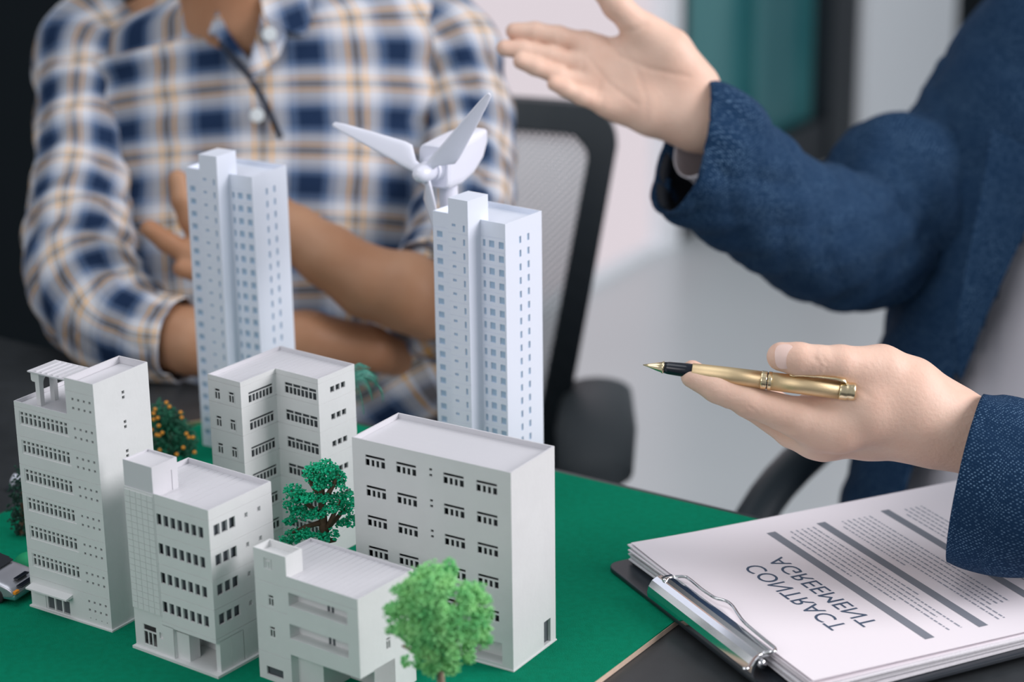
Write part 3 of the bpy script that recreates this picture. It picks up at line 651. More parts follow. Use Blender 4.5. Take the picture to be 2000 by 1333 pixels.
# ---------------- towers
def tower(label, x, y, ph):
    r = bldg('residential_tower_model', label, x, y, ph)
    w, d, h = 59.5, 39.5, 211.7; fl = 9.257; WP = M['white_plastic']
    zt = [199.0-fl*i for i in range(21)]
    gz = [201.4-fl*i for i in range(22)]
    m_ = MB(); wallF(m_, -20, 0, 0, 0, h, [q for z in zt for q in ((18.2, 16.2, z, z-4.6, .9, False), (13.2, 9.0, z+.1, z-4.5, .9, False), (5.4, 1.3, z+.1, z-4.5, .9, False))]+grooveF(gz, 20, 0, .5)); fin(m_, 'wall', WP, r)
    m_ = MB(); wallF(m_, -w, -36, 0, 0, h, [(56.3, 51.6, z-.3, z-4.5, .9, False) for z in zt]+grooveF(gz, w, 36, .5)); fin(m_, 'wall', WP, r)
    m_ = MB(); wallR(m_, 0, 0, d, 0, h, [q for z in zt for q in ((14.7, 17.0, z+1.1, z-3.6, .9, False), (23.4, 25.8, z+1.1, z-3.6, .9, False))]); fin(m_, 'wall', WP, r)
    m_ = MB(); wallB(m_, -w, 0, d, 0, h); wallL(m_, -w, 0, d, 0, h); fin(m_, 'wall', WP, r)
    zs = [210.0-fl*i for i in range(22)]
    m_ = MB(); hs = [q for z in zs for q in ((33.2, 30.2, z, z-1.8, .9, False), (24.2, 22.6, z, z-4.4, .9, False))]+grooveF([z-6.3 for z in zs], 36, 20, .5)
    wallF(m_, -36, -20, -13, 0, h+15, hs); wallR(m_, -20, -13, 8.4, 0, h+15, []); wallB(m_, -36, -20, 8.4, h-2, h+15); wallL(m_, -36, -13, 8.4, 0, h+15)
    m_.quad((-36, -13, h+15), (-20, -13, h+15), (-20, 8.4, h+15), (-36, 8.4, h+15)); fin(m_, 'stair_tower', WP, r)
    m_ = MB(); roof(m_, -w+.8, -.8, .8, d-.8, h-3.4); fin(m_, 'roof', WP, r)
    m_ = MB(); parapet(m_, [(-w, 0), (0, 0), (0, d), (-w, d)], h-3.4, h, .8); fin(m_, 'parapet', WP, r)
    def lit_backings(wd, ht, locs, rot=0):
        mb = MB(); mb.box(-.1, wd+.1, .75, 1.2, -.1, ht+.1); put_frames(mb, r, locs, rot, M['blue_pane'], 'window_pane')  # backing plate coloured like the light inside the tower
    lit_backings(2.0, 4.6, [(-18.2, 0, z-4.6) for z in zt]); lit_backings(4.2, 4.6, [(-13.2, 0, z-4.5) for z in zt]+[(-5.4, 0, z-4.5) for z in zt])
    lit_backings(4.7, 4.2, [(-56.3, 0, z-4.5) for z in zt]); lit_backings(2.3, 4.7, [(0, 14.7, z-3.6) for z in zt]+[(0, 23.4, z-3.6) for z in zt], PI/2)
    lit_backings(3.0, 1.8, [(-33.2, -13, z-1.8) for z in zs]); lit_backings(1.6, 4.4, [(-24.2, -13, z-4.4) for z in zs])
tower('tall slim white model tower on the left, in front of the plaid shirt', -179.7, 1459.4, .557)
tower('tall slim white model tower on the right, in front of the wind turbine column', -3.4, 1328.0, .648)

# ================================================================== WIND TURBINE
tph = math.radians(30); tb = np.array([math.sin(tph), math.cos(tph), 0]); ta = np.array([math.cos(tph), -math.sin(tph), 0])
R0 = at_y(836, 334, 1.415)
col = R0+tb*.026
tur = thing('wind_turbine_model', 'white three-bladed wind turbine model behind the right tower', 'wind turbine model', (col[0], col[1], 0))
cl = lambda p: np.array(p)-np.array([col[0], col[1], 0])
m_ = MB(); m_.tube([cl((col[0], col[1], 0)), cl((col[0], col[1], .1)), cl((col[0], col[1], R0[2]-.008))], [.0085, .0075, .0062], 20); m_.obj('mast', M['turbine'], tur, smooth=True)
m_ = MB(); m_.lathe([(0, .03), (.003, .03), (.004, .026)], (0, 0, 0), (0, 0, 1), 32); m_.obj('base', M['turbine'], tur)
def npt(s, l, z): return cl(R0+tb*s+ta*l+np.array([0, 0, z]))
rings = []
for s, zb, zt, hw in ((.007, -.0125, .0155, .0112), (.010, -.0142, .0162, .0120), (.026, -.0148, .0172, .0124), (.042, -.0105, .0178, .0124), (.055, -.003, .0178, .0114), (.063, .006, .0170, .0096), (.066, .0125, .0158, .0062)):
    rr = []
    for j in range(24):
        th = 2*PI*j/24; cx_, sx_ = math.cos(th), math.sin(th); e = .35
        rr.append(npt(s, hw*math.copysign(abs(cx_)**e, cx_), (zb+zt)/2+(zt-zb)/2*math.copysign(abs(sx_)**e, sx_)))
    rings.append(rr)
m_ = MB(); m_.rings(rings); m_.obj('nacelle', M['turbine'], tur, smooth=False, bevel=.0008)
A_ = cl(R0+tb*.009); B_ = cl(R0-tb*.02)
m_ = MB(); m_.lathe([(0, .0092), (.003, .0092), (.0035, .0078), (.0065, .0078)], A_, B_, 32); m_.obj('collar', M['turbine'], tur, smooth=False)
m_ = MB(); m_.lathe([(.0065, .0066), (.014, .0068), (.019, .0060), (.0225, .0042), (.0242, .0018), (.0245, .0002)], A_, B_, 32); m_.obj('hub', M['turbine'], tur, smooth=True)
rc = R0-tb*.004
for ang, L in ((161, .078), (49, .078), (285, .082)):
    an = math.radians(ang); dr_ = ta*math.cos(an)+np.array([0, 0, 1])*math.sin(an); pr = -ta*math.sin(an)+np.array([0, 0, 1])*math.cos(an)
    cr_ = pr*.85-tb*.5; cr_ /= np.linalg.norm(cr_); tk = np.cross(dr_, cr_)
    st = [(.003, .003, .003, .0022), (.010, .0035, .0045, .0018), (.018, .0035, .0125, .0014), (.024, .0030, .0125, .0012), (.05, .0024, .0080, .0009), (.070, .0018, .0042, .0007), (L-.001, .0012, .0024, .0006), (L, .0004, .0010, .0004)]
    m_ = MB(); rr = []
    for s, f_, b_, t_ in st:
        c0 = cl(rc+dr_*s); row = []
        for j in range(16):
            th = 2*PI*j/16; x = math.cos(th); row.append(c0+cr_*((x+1)/2*(f_+b_)-f_ if False else (f_*max(x, 0)+b_*min(x, 0)))+tk*t_*math.sin(th))
        rr.append(row)
    m_.rings(rr); m_.obj('blade', M['turbine'], tur, smooth=True)

# ================================================================== TREES
def ico_leaf(mb, c, r, rnd, k=1):
    a = rnd.uniform(0, 6.28); b = math.acos(rnd.uniform(-1, 1)); n = np.array([math.sin(b)*math.cos(a), math.sin(b)*math.sin(a), math.cos(b)])
    t = np.cross(n, [0, 0, 1.]) if abs(n[2]) < .9 else np.cross(n, [1., 0, 0]); t /= np.linalg.norm(t); s = np.cross(n, t)
    i = len(mb.v); mb.v += [tuple(c+t*r), tuple(c+s*r*.8), tuple(c-t*r), tuple(c-s*r*.8), tuple(c+n*r*.9), tuple(c-n*r*.9)]
    mb.f += [(i, i+1, i+4), (i+1, i+2, i+4), (i+2, i+3, i+4), (i+3, i, i+4), (i+1, i, i+5), (i+2, i+1, i+5), (i+3, i+2, i+5), (i, i+3, i+5)]
def foliage(root, clumps, m, leaf, dens, seed, name='foliage', flat=.8):
    rnd = random.Random(seed); mb = MB()
    for c, rx, rz in clumps:
        c = np.array(c, float); n = int(dens*(rx/.01)**2)
        for _ in range(n):
            v = np.array([rnd.gauss(0, 1) for _ in range(3)]); v /= np.linalg.norm(v); q = rnd.uniform(.55, 1.12)*(1+.16*math.sin(7*v[0]+5*v[2]+seed))
            ico_leaf(mb, c+v*np.array([rx, rx, rz])*q, leaf*rnd.uniform(.6, 1.3), rnd)
    o = mb.obj(name, m, root); o['kind'] = 'stuff'; return o
# emerald tree (between the L-shaped block, the house and the long block)
EY = 1.205; g = at_y(628, 1180, EY); gx = g[0]
tr = thing('tree_model', 'emerald green model tree standing between the L-shaped block and the long block', 'tree model', (gx, EY, 0))
def el(u, v, dy=0): q = at_y(u, v, EY+dy); return q-np.array([gx, EY, 0])
m_ = MB(); m_.tube([(0, 0, 0), el(630, 1120), el(633, 1050), el(630, 1005), el(628, 960), el(632, 925)], [.0036, .0032, .003, .0026, .002, .001], 9)
m_.obj('trunk', M['trunk'], tr, smooth=True)
for pts in ([el(632, 1040), el(660, 1010, .004), el(682, 985, .004)], [el(631, 1012), el(600, 985, -.003), el(575, 965, -.004)], [el(630, 1020), el(595, 1030, -.006), el(570, 1042, -.008)], [el(630, 985), el(650, 950, -.002), el(662, 925)], [el(634, 1045), el(654, 1000, -.004), el(664, 975, -.004)], [el(629, 975), el(608, 945), el(600, 925)], [el(632, 1058), el(655, 1055, -.004)]):
    m_ = MB(); m_.tube(pts, [.0019, .0014, .0008], 7); m_.obj('branch', M['trunk'], tr, smooth=True)
cs = [(622, 925, 0, 10, 7), (648, 930, .002, 9, 7), (634, 912, -.002, 8, 5), (608, 920, 0, 6, 6), (662, 935, .003, 6, 6), (666, 950, 0, 4, 4), (628, 948, -.004, 7, 4),
      (574, 958, -.004, 7, 5), (590, 972, -.005, 7, 4), (572, 985, -.004, 7, 6), (585, 1002, -.005, 8, 5), (566, 1018, -.004, 5, 3), (606, 973, -.006, 6, 3.5), (632, 973, -.006, 6, 3),
      (662, 975, 0, 7, 5), (680, 972, .002, 6, 6), (676, 992, .004, 8, 5), (648, 993, -.006, 6, 3.2), (620, 1003, -.007, 7, 3.5), (604, 1008, -.007, 4, 3), (685, 1018, .006, 6, 5), (670, 1022, .006, 5, 3),
      (572, 1048, -.008, 8, 5), (592, 1042, -.008, 7, 4.5), (612, 1048, -.007, 6, 3.5), (634, 1052, -.007, 5, 4.5), (651, 1043, -.006, 4, 5), (560, 1060, -.008, 5, 3.5)]
foliage(tr, [(el(u, v, dy), rx*.00084, rz*.00074) for u, v, dy, rx, rz in cs], M['leaf_emerald'], .00105, 330, 3)
# light green tree, front
LY = 1.035; g = at_y(862, 1395, LY); gx = g[0]
tr = thing('tree_model', 'light yellow-green round model tree in the foreground, beside the balcony house', 'tree model', (gx, LY, 0))
def el(u, v, dy=0): q = at_y(u, v, LY+dy); return q-np.array([gx, LY, 0])
m_ = MB(); m_.tube([(0, 0, 0), el(862, 1340), el(858, 1300), el(850, 1240), el(848, 1190)], [.0026, .0022, .002, .0016, .001], 9); m_.obj('trunk', M['trunk_pale'], tr, smooth=True)
for pts in ([el(858, 1300), el(815, 1275, -.004), el(785, 1262, -.004)], [el(855, 1270), el(900, 1240, .003), el(930, 1210, .004)], [el(852, 1250), el(820, 1210), el(800, 1180)], [el(850, 1230), el(880, 1190), el(900, 1160)], [el(850, 1215), el(850, 1150), el(848, 1120)]):
    m_ = MB(); m_.tube(pts, [.0017, .0012, .0007], 7); m_.obj('branch', M['trunk_pale'], tr, smooth=True)
rnd = random.Random(5); cl_ = []
for i in range(300):
    u = rnd.uniform(755, 955); v = rnd.uniform(1098, 1316); x = (u-857)/100; y = (v-1210)/108
    rr = x*x+y*y
    if rr > .96: continue
    if (u < 800 and 1238 < v < 1285): continue
    if (u > 885 and v < 1150 and u < 915): continue
    dy = -math.sqrt(max(0, 1-rr))*.024*rnd.choice([1, 1, 1, .3, -1]); cl_.append((el(u, v, dy), rnd.uniform(2.8, 4.8)*.001, rnd.uniform(2.6, 4.6)*.001))
foliage(tr, cl_, M['leaf_light'], .0011, 330, 8)
# citrus tree behind the pergola building
CY = 1.44; g = at_y(335, 905, CY); gx = g[0]
tr = thing('citrus_tree_model', 'bushy dark green model tree dotted with oranges, behind the pergola building', 'tree model', (gx, CY, 0))
def el(u, v, dy=0): q = at_y(u, v, CY+dy); return q-np.array([gx, CY, 0])
m_ = MB(); m_.tube([(0, 0, 0), el(333, 870), el(330, 830)], [.003, .0025, .0015], 8); m_.obj('trunk', M['trunk'], tr, smooth=True)
foliage(tr, [(el(315, 812), .010, .010), (el(335, 820), .009, .010), (el(308, 845), .010, .012), (el(340, 850), .012, .009), (el(366, 862), .008, .009), (el(325, 875), .011, .007), (el(360, 880), .008, .006), (el(352, 832), .007, .006)], M['leaf_dark'], .0012, 300, 4)
ob = MB(); ob.sphere((0, 0, 0), .0014, 10, 6); f0 = None
for u, v in ((325, 787), (303, 800), (300, 808), (308, 817), (300, 820), (353, 806), (355, 816), (310, 832), (317, 846), (311, 851), (306, 850), (364, 848), (369, 855), (358, 875), (380, 884), (312, 880), (377, 855), (345, 888), (331, 795), (296, 840)):
    loc = el(u, v, -.011)
    if f0 is None: f0 = ob.obj('orange', M['orange'], tr, smooth=True, loc=loc)
    else: inst(f0, tr, loc)
# dark tree, left edge behind building A
DY = 1.33; g = at_y(42, 1045, DY); gx = g[0]; gz_ = 0
tr = thing('dark_tree_model', 'dark green narrow model tree at the left edge, behind the pergola building', 'tree model', (gx, DY, 0))
def el(u, v, dy=0): q = at_y(u, v, DY+dy); return q-np.array([gx, DY, 0])
m_ = MB(); m_.tube([(0, 0, 0), el(44, 960)], [.002, .001], 8); m_.obj('trunk', M['trunk'], tr)
foliage(tr, [(el(46, 930), .006, .008), (el(42, 960), .008, .009), (el(40, 990), .009, .009), (el(44, 1018), .008, .008), (el(48, 1036), .006, .006)], M['leaf_deep'], .0011, 240, 9)
# palm behind C
PY = 1.372; pc = at_y(680, 738, PY)
tr = thing('palm_model', 'small teal-green model palm peeking out behind the L-shaped block', 'palm model', (pc[0], PY, 0))
m_ = MB(); m_.tube([(0, 0, 0), (.001, 0, pc[2]*.5), (0, 0, pc[2])], [.0025, .002, .0016], 8); m_.obj('trunk', M['trunk'], tr, smooth=True)
for k in range(15):
    an = 2*PI*k/15+.2; hi = (k % 3)*.25
    d = np.array([math.cos(an), math.sin(an), 0]); m_ = MB(); L = .024; sd = np.array([-d[1], d[0], 0]); prev = None
    for i in range(24):
        t = (i+1)/24; c = np.array([0, 0, pc[2]])+d*L*math.sin(t*1.45)*(.95-hi*.3)+np.array([0, 0, .012*math.sin(t*2.2)*(.4+hi)-.020*t*t*(1.15-hi)])
        ll = .0075*math.sin(PI*min(1, .15+.85*t))**.6+.001
        for s in (-1, 1):
            tip = c+sd*s*ll*.8+d*ll*.5-np.array([0, 0, ll*.45]); wv = d*.0005+np.array([0, 0, .0001])
            m_.poly([c-wv, c+wv, tip])
        if prev is not None: m_.quad(prev-sd*.0003, prev+sd*.0003, c+sd*.0003, c-sd*.0003)
        prev = c
    m_.obj('frond', M['palm'], tr)
# bright green dome bush, white lamp, brass piece
g = at_z(58, 1118, 0); m_ = MB(); m_.sphere((0, 0, .004), .0105, 20, 10, (1, 1, .9)); o = m_.obj('bush_model', M['greenbush'], smooth=True, loc=(g[0], g[1], 0)); tag(o, 'small round bright green bush between silver toy car and pergola building', 'bush model')
g = at_z(18, 990, TZ)
lp = thing('street_lamp_model', 'tiny blurred white street lamp at the far left edge behind the dark tree', 'lamp model', (g[0]-.004, g[1]+.03, TZ))
hz = at_y(30, 940, g[1]+.03)[2]-TZ; hx = at_y(30, 940, g[1]+.03)[0]-(g[0]-.004)
m_ = MB(); m_.tube([(0, 0, 0), (0, 0, hz)], .0008, 8); m_.tube([(0, 0, 0), (0, 0, .002)], .005, 12); m_.obj('pole', M['frame'], lp)
m_ = MB(); m_.tube([(0, 0, hz-.004), (.001, 0, hz), (hx, 0, hz+.003), (hx+.005, 0, hz+.001), (hx+.006, 0, hz-.004)], [.0012, .0022, .0026, .0022, .001], 10); m_.obj('lamp_head', M['white_plastic'], lp, smooth=True)
g = at_z(372, 832, 0); m_ = MB(); m_.prism([(-.011, -.006, 0), (.010, .004, 0), (.012, .007, 0), (-.008, -.002, 0)], (0, 0, .003)); m_.tube([(-.009, -.004, .002), (-.013, -.007, .004)], .0011, 8)
o = m_.obj('metal_clip', M['brass'], loc=(g[0], g[1], 0.0), bevel=.0004); tag(o, 'small brass coloured metal clip on the board edge behind the citrus tree', 'clip')

# ================================================================== TOY CAR
g = at_z(57, 1166, 0)
car = thing('toy_car', 'silver toy car with dark rear window at the left edge of the board', 'toy car', (g[0]-.033, g[1]+.014, 0), math.radians(-24))
prof = [(-.036, .005), (-.037, .010), (-.034, .0135), (-.022, .0150), (-.012, .0205), (.004, .0215), (.016, .0165), (.028, .0140), (.036, .0112), (.0375, .007), (.0355, .0045)]
hw = .0155; R = []
for s, k, zt in ((-1, .55, .86), (-1, .9, .96), (-1, 1, .9), (-.8, 1, 1), (0, 1, 1.02), (.8, 1, 1), (1, 1, .9), (1, .9, .96), (1, .55, .86)):
    pass
m_ = MB(); rows = []
for yy, kx, kz in ((-1, .93, .80), (-.97, .97, .9), (-.80, .99, .985), (-.4, 1, 1), (.4, 1, 1), (.80, .99, .985), (.97, .97, .9), (1, .93, .80)):
    rows.append([(x*kx, (yy*hw if z < .0155 else yy*hw*(1-.32*(z-.0155)/.006)), .0045+(z-.0045)*kz) for x, z in prof])
m_.rings(rows); o = m_.obj('body', M['silver'], car, smooth=True); s = o.modifiers.new('s', 'SUBSURF'); s.levels = 2; s.render_levels = 2
m_ = MB(); m_.prism([(.0068, -.0095, .0219), (.0068, .0095, .0219), (.0172, .0118, .0170), (.0172, -.0118, .0170)], (.0003, 0, .0008)); m_.obj('rear_window', M['carglass'], car)
m_ = MB(); m_.prism([(-.0118, -.0095, .0212), (-.0118, .0095, .0212), (-.0215, .0118, .0157), (-.0215, -.0118, .0157)], (-.0003, 0, .0008)); m_.obj('windscreen', M['carglass'], car)
for s in (-1, 1):
    m_ = MB(); m_.prism([(-.016, s*.0152, .0162), (.012, s*.0152, .0170), (.004, s*.0120, .0204), (-.010, s*.0120, .0202)], (0, s*.0006, 0)); m_.obj('side_window', M['carglass'], car)
m_ = MB(); m_.box(-.036, .0372, -.0150, .0150, .0035, .0075); m_.obj('skirt', M['teal'], car, bevel=.0015)  # lower body with its reflection painted in as teal
for x in (-.023, .023):
    for s in (-1, 1):
        m_ = MB(); m_.lathe([(0, .0045), (.0005, .0052), (.0045, .0052), (.005, .0045)], (x, s*.0158, .0052), (x, s*.010, .0052), 20); m_.obj('wheel', M['rubber'], car); whl = bpy.context.scene.collection.objects[-1]; m_ = MB(); m_.lathe([(0, .003), (.0004, .003)], (x, s*.0160, .0052), (x, s*.0155, .0052), 16); m_.obj('hub_cap', M['silver'], whl)
for s in (-1, 1):
    m_ = MB(); m_.box(.0362, .0384, s*.0135-.0022, s*.0135+.0022, .0085, .0105); m_.obj('tail_lamp', M['amber'], car, bevel=.0003)
m_ = MB(); m_.box(.0345, .0388, -.0095, .0095, .0108, .0118); m_.box(.030, .0335, -.006, .006, .0135, .0145); m_.obj('bumper', M['carglass'], car, bevel=.0003)

# ================================================================== CLIPBOARD AND PAPER
PO = np.array([.1633, 1.2836, .0]); PU = np.array([.431, -.902, 0]); PU /= np.linalg.norm(PU); PW = np.array([-PU[1], PU[0], 0])
def pg_(u, w, dz=0):                           # page point (mm) ; the sheets lie slightly wedged under the clip
    z = .0140-.000022*w+dz*.001
    if w < -55: z += .00004*(-55-w)*max(0, 1-abs(u-80)/130)*0
    q = PO+PU*u*.001+PW*w*.001; return np.array([q[0], q[1], z])
cb = thing('clipboard', 'black clipboard with chrome clip holding the printed contract', 'clipboard', (PO[0], PO[1], 0)); cbo = np.array([PO[0], PO[1], 0])
m_ = MB(); zc = .0004
def rrect(u0, u1, w0, w1, r, z, n=6):
    out = []
    for cu, cw, a0 in ((u1-r, w0+r, -90), (u1-r, w1-r, 0), (u0+r, w1-r, 90), (u0+r, w0+r, 180)):
        for i in range(n+1):
            a = math.radians(a0+90*i/n); q = PO+PU*(cu+r*math.cos(a))*.001+PW*(cw+r*math.sin(a))*.001; out.append((q[0]-cbo[0], q[1]-cbo[1], z))
    return out
m_.prism(rrect(-27, 195, -104, 212, 9, zc), (0, 0, .0030)); m_.obj('board', M['clipboard'], cb, bevel=.0008)
# chrome clip : rolled bar along the short edge
def cp(u, w, z): q = PO+PU*u*.001+PW*w*.001; return np.array([q[0]-cbo[0], q[1]-cbo[1], z*.001])
prof = [(-104, 3.4), (-105.5, 5), (-106, 8), (-105, 12), (-102.5, 15.5), (-99, 17.2), (-95.5, 17.4), (-93.4, 16.2), (-94.2, 15.6), (-97, 16.0), (-100.5, 14.4), (-103.6, 9), (-103.8, 5), (-102.8, 3.4)]
ua, ub = 31, 152
m_ = MB(); m_.rings([[cp(u, w, z) for w, z in prof] for u in (ua, ua+1.5, ub-1.5, ub)]); m_.obj('clip_bar', M['chrome'], cb, smooth=False, bevel=.0003)
m_ = MB(); m_.tube([cp(u, -98.5, 12) for u in (ua-1, ub+1)], .0026, 16); m_.obj('hinge_pin', M['chrome'], cb, smooth=True)
m_ = MB(); m_.rings([[cp(u, w, z) for w, z in ((-99, 16.9), (-95, 18.2), (-90, 17.9), (-90, 17.4), (-95, 17.7), (-99, 16.3))] for u in (ua+3, ub-3)]); m_.obj('clip_jaw', M['chrome'], cb, bevel=.0002)
wire = [(550, 165), (600, 140), (660, 130), (740, 128), (790, 150), (900, 240), (980, 295), (1040, 330), (1140, 360), (1200, 410), (1240, 470), (1300, 550), (1380, 622), (1450, 680), (1530, 745), (1588, 795), (1590, 820), (1550, 830), (1480, 845), (1410, 880), (1370, 930), (1330, 985), (1290, 985)]
wp = [at_z(1180+x/4.762, 1100+y/4.762, (.0200 if 2 < i < 18 else .0180))-cbo for i, (x, y) in enumerate(wire)]
m_ = MB(); m_.tube(spline(wp, 4), .0010, 12); m_.obj('clip_wire', M['chrome'], cb, smooth=True)
for (u, w) in ((45, -99), (137, -99)):
    m_ = MB(); c = cp(u, w, 3.4); m_.lathe([(0, .0035), (.001, .0034), (.0018, .002), (.002, .0002)], c, c+[0, 0, .01], 16); m_.obj('rivet', M['chrome'], cb, smooth=True)
# sheets
rnd = random.Random(2)
def sheet(i, n):
    top = 13.9; zz = 3.6+(top-3.6)*(i+1)/n
    du = rnd.uniform(-2.5, 2.5); dw = rnd.uniform(-3.5, 1.0) if i < n-1 else 0; rot = rnd.uniform(-.008, .008) if i < n-1 else 0
    if i == n-1: du = 0
    thick = (top-3.6)/n*.8 if i < n-1 else .25
    NX, NY = 6, 12; vt = []; vb = []
    for a in range(NX+1):
        for b in range(NY+1):
            u = -22+210*a/NX; w = -88+297*b/NY; ww = max(0, (-50-w)/38); uu = u+du+rot*w; wq = w+dw-rot*u
            cdrop = -1.0*ww*(1-(i+1)/n)*((abs(u-90)/110)**2)*(2.2) + (0.8*ww*(max(0, (20-u)/42))**2*(1 if i > n-3 else 0))
            z = (zz-.022*w*(i+1)/n)+cdrop
            z = max(z, 3.5+thick+.05*i)
            q = PO+PU*uu*.001+PW*wq*.001; vt.append((q[0], q[1], z*.001)); vb.append((q[0], q[1], (z-thick)*.001))
    mb = MB(); N = (NX+1)*(NY+1); mb.v = vt+vb
    for a in range(NX):
        for b in range(NY):
            k = a*(NY+1)+b; mb.f.append((k, k+NY+1, k+NY+2, k+1)); k += N; mb.f.append((k+1, k+NY+2, k+NY+1, k))
    edge = [a*(NY+1) for a in range(NX+1)]+[NX*(NY+1)+b for b in range(1, NY+1)]+[a*(NY+1)+NY for a in range(NX-1, -1, -1)]+[b for b in range(NY-1, 0, -1)]
    for j in range(len(edge)): p, q = edge[j], edge[(j+1) % len(edge)]; mb.f.append((q, p, p+N, q+N))
    return mb
NS = 9
for i in range(NS-1):
    o = sheet(i, NS).obj('paper_sheet', M['paper_edge'] if i < NS-3 else M['paper']); tag(o, 'blank white sheets stacked beneath the printed contract page', 'paper', 'sheets stacked on the clipboard')
pageroot = thing('contract_page', 'white top sheet headed contract agreement, in mirrored print, on the clipboard', 'document', (PO[0], PO[1], 0))
mb_ = sheet(NS-1, NS); mb_.v = [(x-PO[0], y-PO[1], z) for x, y, z in mb_.v]; mb_.obj('page', M['paper'], pageroot)
def onpage(u, w, dz=.12):
    z = 13.9-.022*w+dz; q = PU*u*.001+PW*w*.001; return (q[0], q[1], z*.001)
def pbar(name, m, rects):
    mb = MB()
    for u0, u1, w0, w1 in rects:
        n = max(1, int((u1-u0)/30))
        for k in range(n): a = u0+(u1-u0)*k/n; b = u0+(u1-u0)*(k+1)/n; mb.quad(onpage(a, w0), onpage(b, w0), onpage(b, w1), onpage(a, w1))
    return mb.obj(name, m, pageroot)
for w0 in (0, 38.5, 89): pbar('printed_bar', M['bar'], [(0, 172, w0, w0+6.6)])
rnd = random.Random(11); rects = []
for lo, n in ((11, 6), (51, 7), (101, 5)):
    for k in range(n):
        w0 = lo+k*4.3; u = 4 if k else 12; end = rnd.choice([168, 168, 150, 120]) if k else 80
        while u < end:
            L = rnd.choice([1.6, 2.6, 3.4, 4.6, 5.6]); rects.append((u, min(u+L, end), w0, w0+1.15)); u += L+1.0
o = pbar('fine_print', M['fine_ink'], rects); o['kind'] = 'stuff'
def text_on(txt, u0, u1, w0, hgt, name, m, to):
    cu = bpy.data.curves.new('t', 'FONT'); cu.body = txt; cu.size = 1; cu.resolution_u = 4
    ob = bpy.data.objects.new('t', cu); COL.objects.link(ob); dg = bpy.context.evaluated_depsgraph_get()
    me = bpy.data.meshes.new_from_object(ob.evaluated_get(dg)); bpy.data.objects.remove(ob)
    co = np.array([v.co[:] for v in me.vertices]); x0, x1 = co[:, 0].min(), co[:, 0].max(); y0, y1 = co[:, 1].min(), co[:, 1].max()
    for v, c in zip(me.vertices, co): v.co = to(u0+(c[0]-x0)/(x1-x0)*(u1-u0), w0-(c[1]-y0)/(y1-y0)*hgt)
    me.materials.clear(); me.materials.append(m)
    o = bpy.data.objects.new(name, me); COL.objects.link(o); o.parent = pageroot; return o
text_on('CONTRACT', 40, 139.5, -30.5, 12.5, 'title_line', M['ink'], onpage)
text_on('AGREEMENT', 36, 143.5, -11.5, 12.0, 'title_line', M['ink'], onpage)

# ================================================================== PEN
PD = 1.292
tA = P(1256, 713, PD+.006); tB = P(1671, 766, PD-.010); pl = np.linalg.norm(tB-tA)
pen = thing('pen', 'gold ballpoint pen with black grip resting in the lower hand', 'pen', tA)
Z0 = np.zeros(3); tb_ = tB-tA
def lath(name, prof, m, smooth=True):
    mb = MB(); mb.lathe([(t*pl, r_*.001) for t, r_ in prof], Z0, tb_, 28); return mb.obj(name, m, pen, smooth=smooth)
lath('tip', [(0, .3), (.03, 1.2), (.06, 2.3), (.088, 3.2), (.092, 3.7), (.098, 3.7), (.1, 3.3)], M['goldpol'], True)
lath('grip', [(.099, 3.3), (.12, 3.8), (.2, 4.25), (.262, 4.4)], M['penblack'])
lath('barrel', [(.232, 4.5), (.235, 4.9), (.4, 5.25), (.56, 5.35)], M['gold'])
lath('ring', [(.558, 5.45), (.562, 5.65), (.582, 5.65), (.585, 5.4)], M['goldpol'], False)
lath('ring', [(.585, 5.1), (.590, 5.1)], M['penblack'], False)
lath('ring', [(.590, 5.5), (.592, 5.75), (.605, 5.75), (.608, 5.5)], M['goldpol'], False)
lath('cap', [(.606, 5.55), (.75, 5.6), (.93, 5.5)], M['gold'])
lath('end_cap', [(.925, 5.65), (.93, 5.8), (.96, 5.8), (.965, 5.2), (.98, 5.5), (.995, 5.3), (1.0, 4.6), (1.002, .2)], M['goldpol'], True)
tn_ = tb_/np.linalg.norm(tb_); up_ = UP-tn_*(UP@tn_); up_ /= np.linalg.norm(up_); up_ = up_*.8-FW*.6; up_ -= tn_*(up_@tn_); up_ /= np.linalg.norm(up_); sd_ = np.cross(tn_, up_)
m_ = MB(); rr = []
for t, hgt, wd_, th_ in ((.955, 5.6, 2.2, 1.2), (.945, 7.6, 2.2, .9), (.90, 8.6, 1.9, .6), (.82, 8.3, 1.5, .5), (.74, 7.4, 1.2, .5), (.715, 6.7, 1.2, .5), (.70, 6.4, 1.3, .6), (.685, 7.0, .9, .5)):
    c = tn_*pl*t+up_*hgt*.001; rr.append([c+sd_*wd_*.001*math.cos(2*PI*j/10)+up_*th_*.001*math.sin(2*PI*j/10) for j in range(10)])
m_.rings(rr); m_.obj('pocket_clip', M['goldpol'], bpy.data.objects['cap'], smooth=True)

# ================================================================== MAN IN THE BLUE SUIT
# ---- lower hand (palm up, thumb towards the camera, pen on it)
D = 1.300
palm = [px([(1600, 832, D+.004, 14.5), (1690, 815, D+.002, 15), (1800, 822, D+.010, 18)]),            # index metacarpal
        px([(1590, 858, D+.022, 11.0), (1700, 848, D+.024, 14), (1800, 842, D+.022, 18)]),
        px([(1600, 862, D+.040, 10.0), (1700, 850, D+.042, 13), (1810, 842, D+.034, 17)]),
        px([(1590, 803, D+.010, 11), (1650, 800, D+.006, 13), (1700, 792, D-.002, 15), (1770, 790, D+.002, 19), (1820, 808, D+.010, 20)]),             # thenar
        px([(1650, 735, D-.002, 12), (1720, 728, D+.002, 15), (1775, 752, D+.006, 17)]),             # thumb base
        px([(1810, 822, D+.012, 21), (1870, 840, D+.014, 22.5), (1960, 880, D+.012, 25), (2150, 960, D, 28)])]
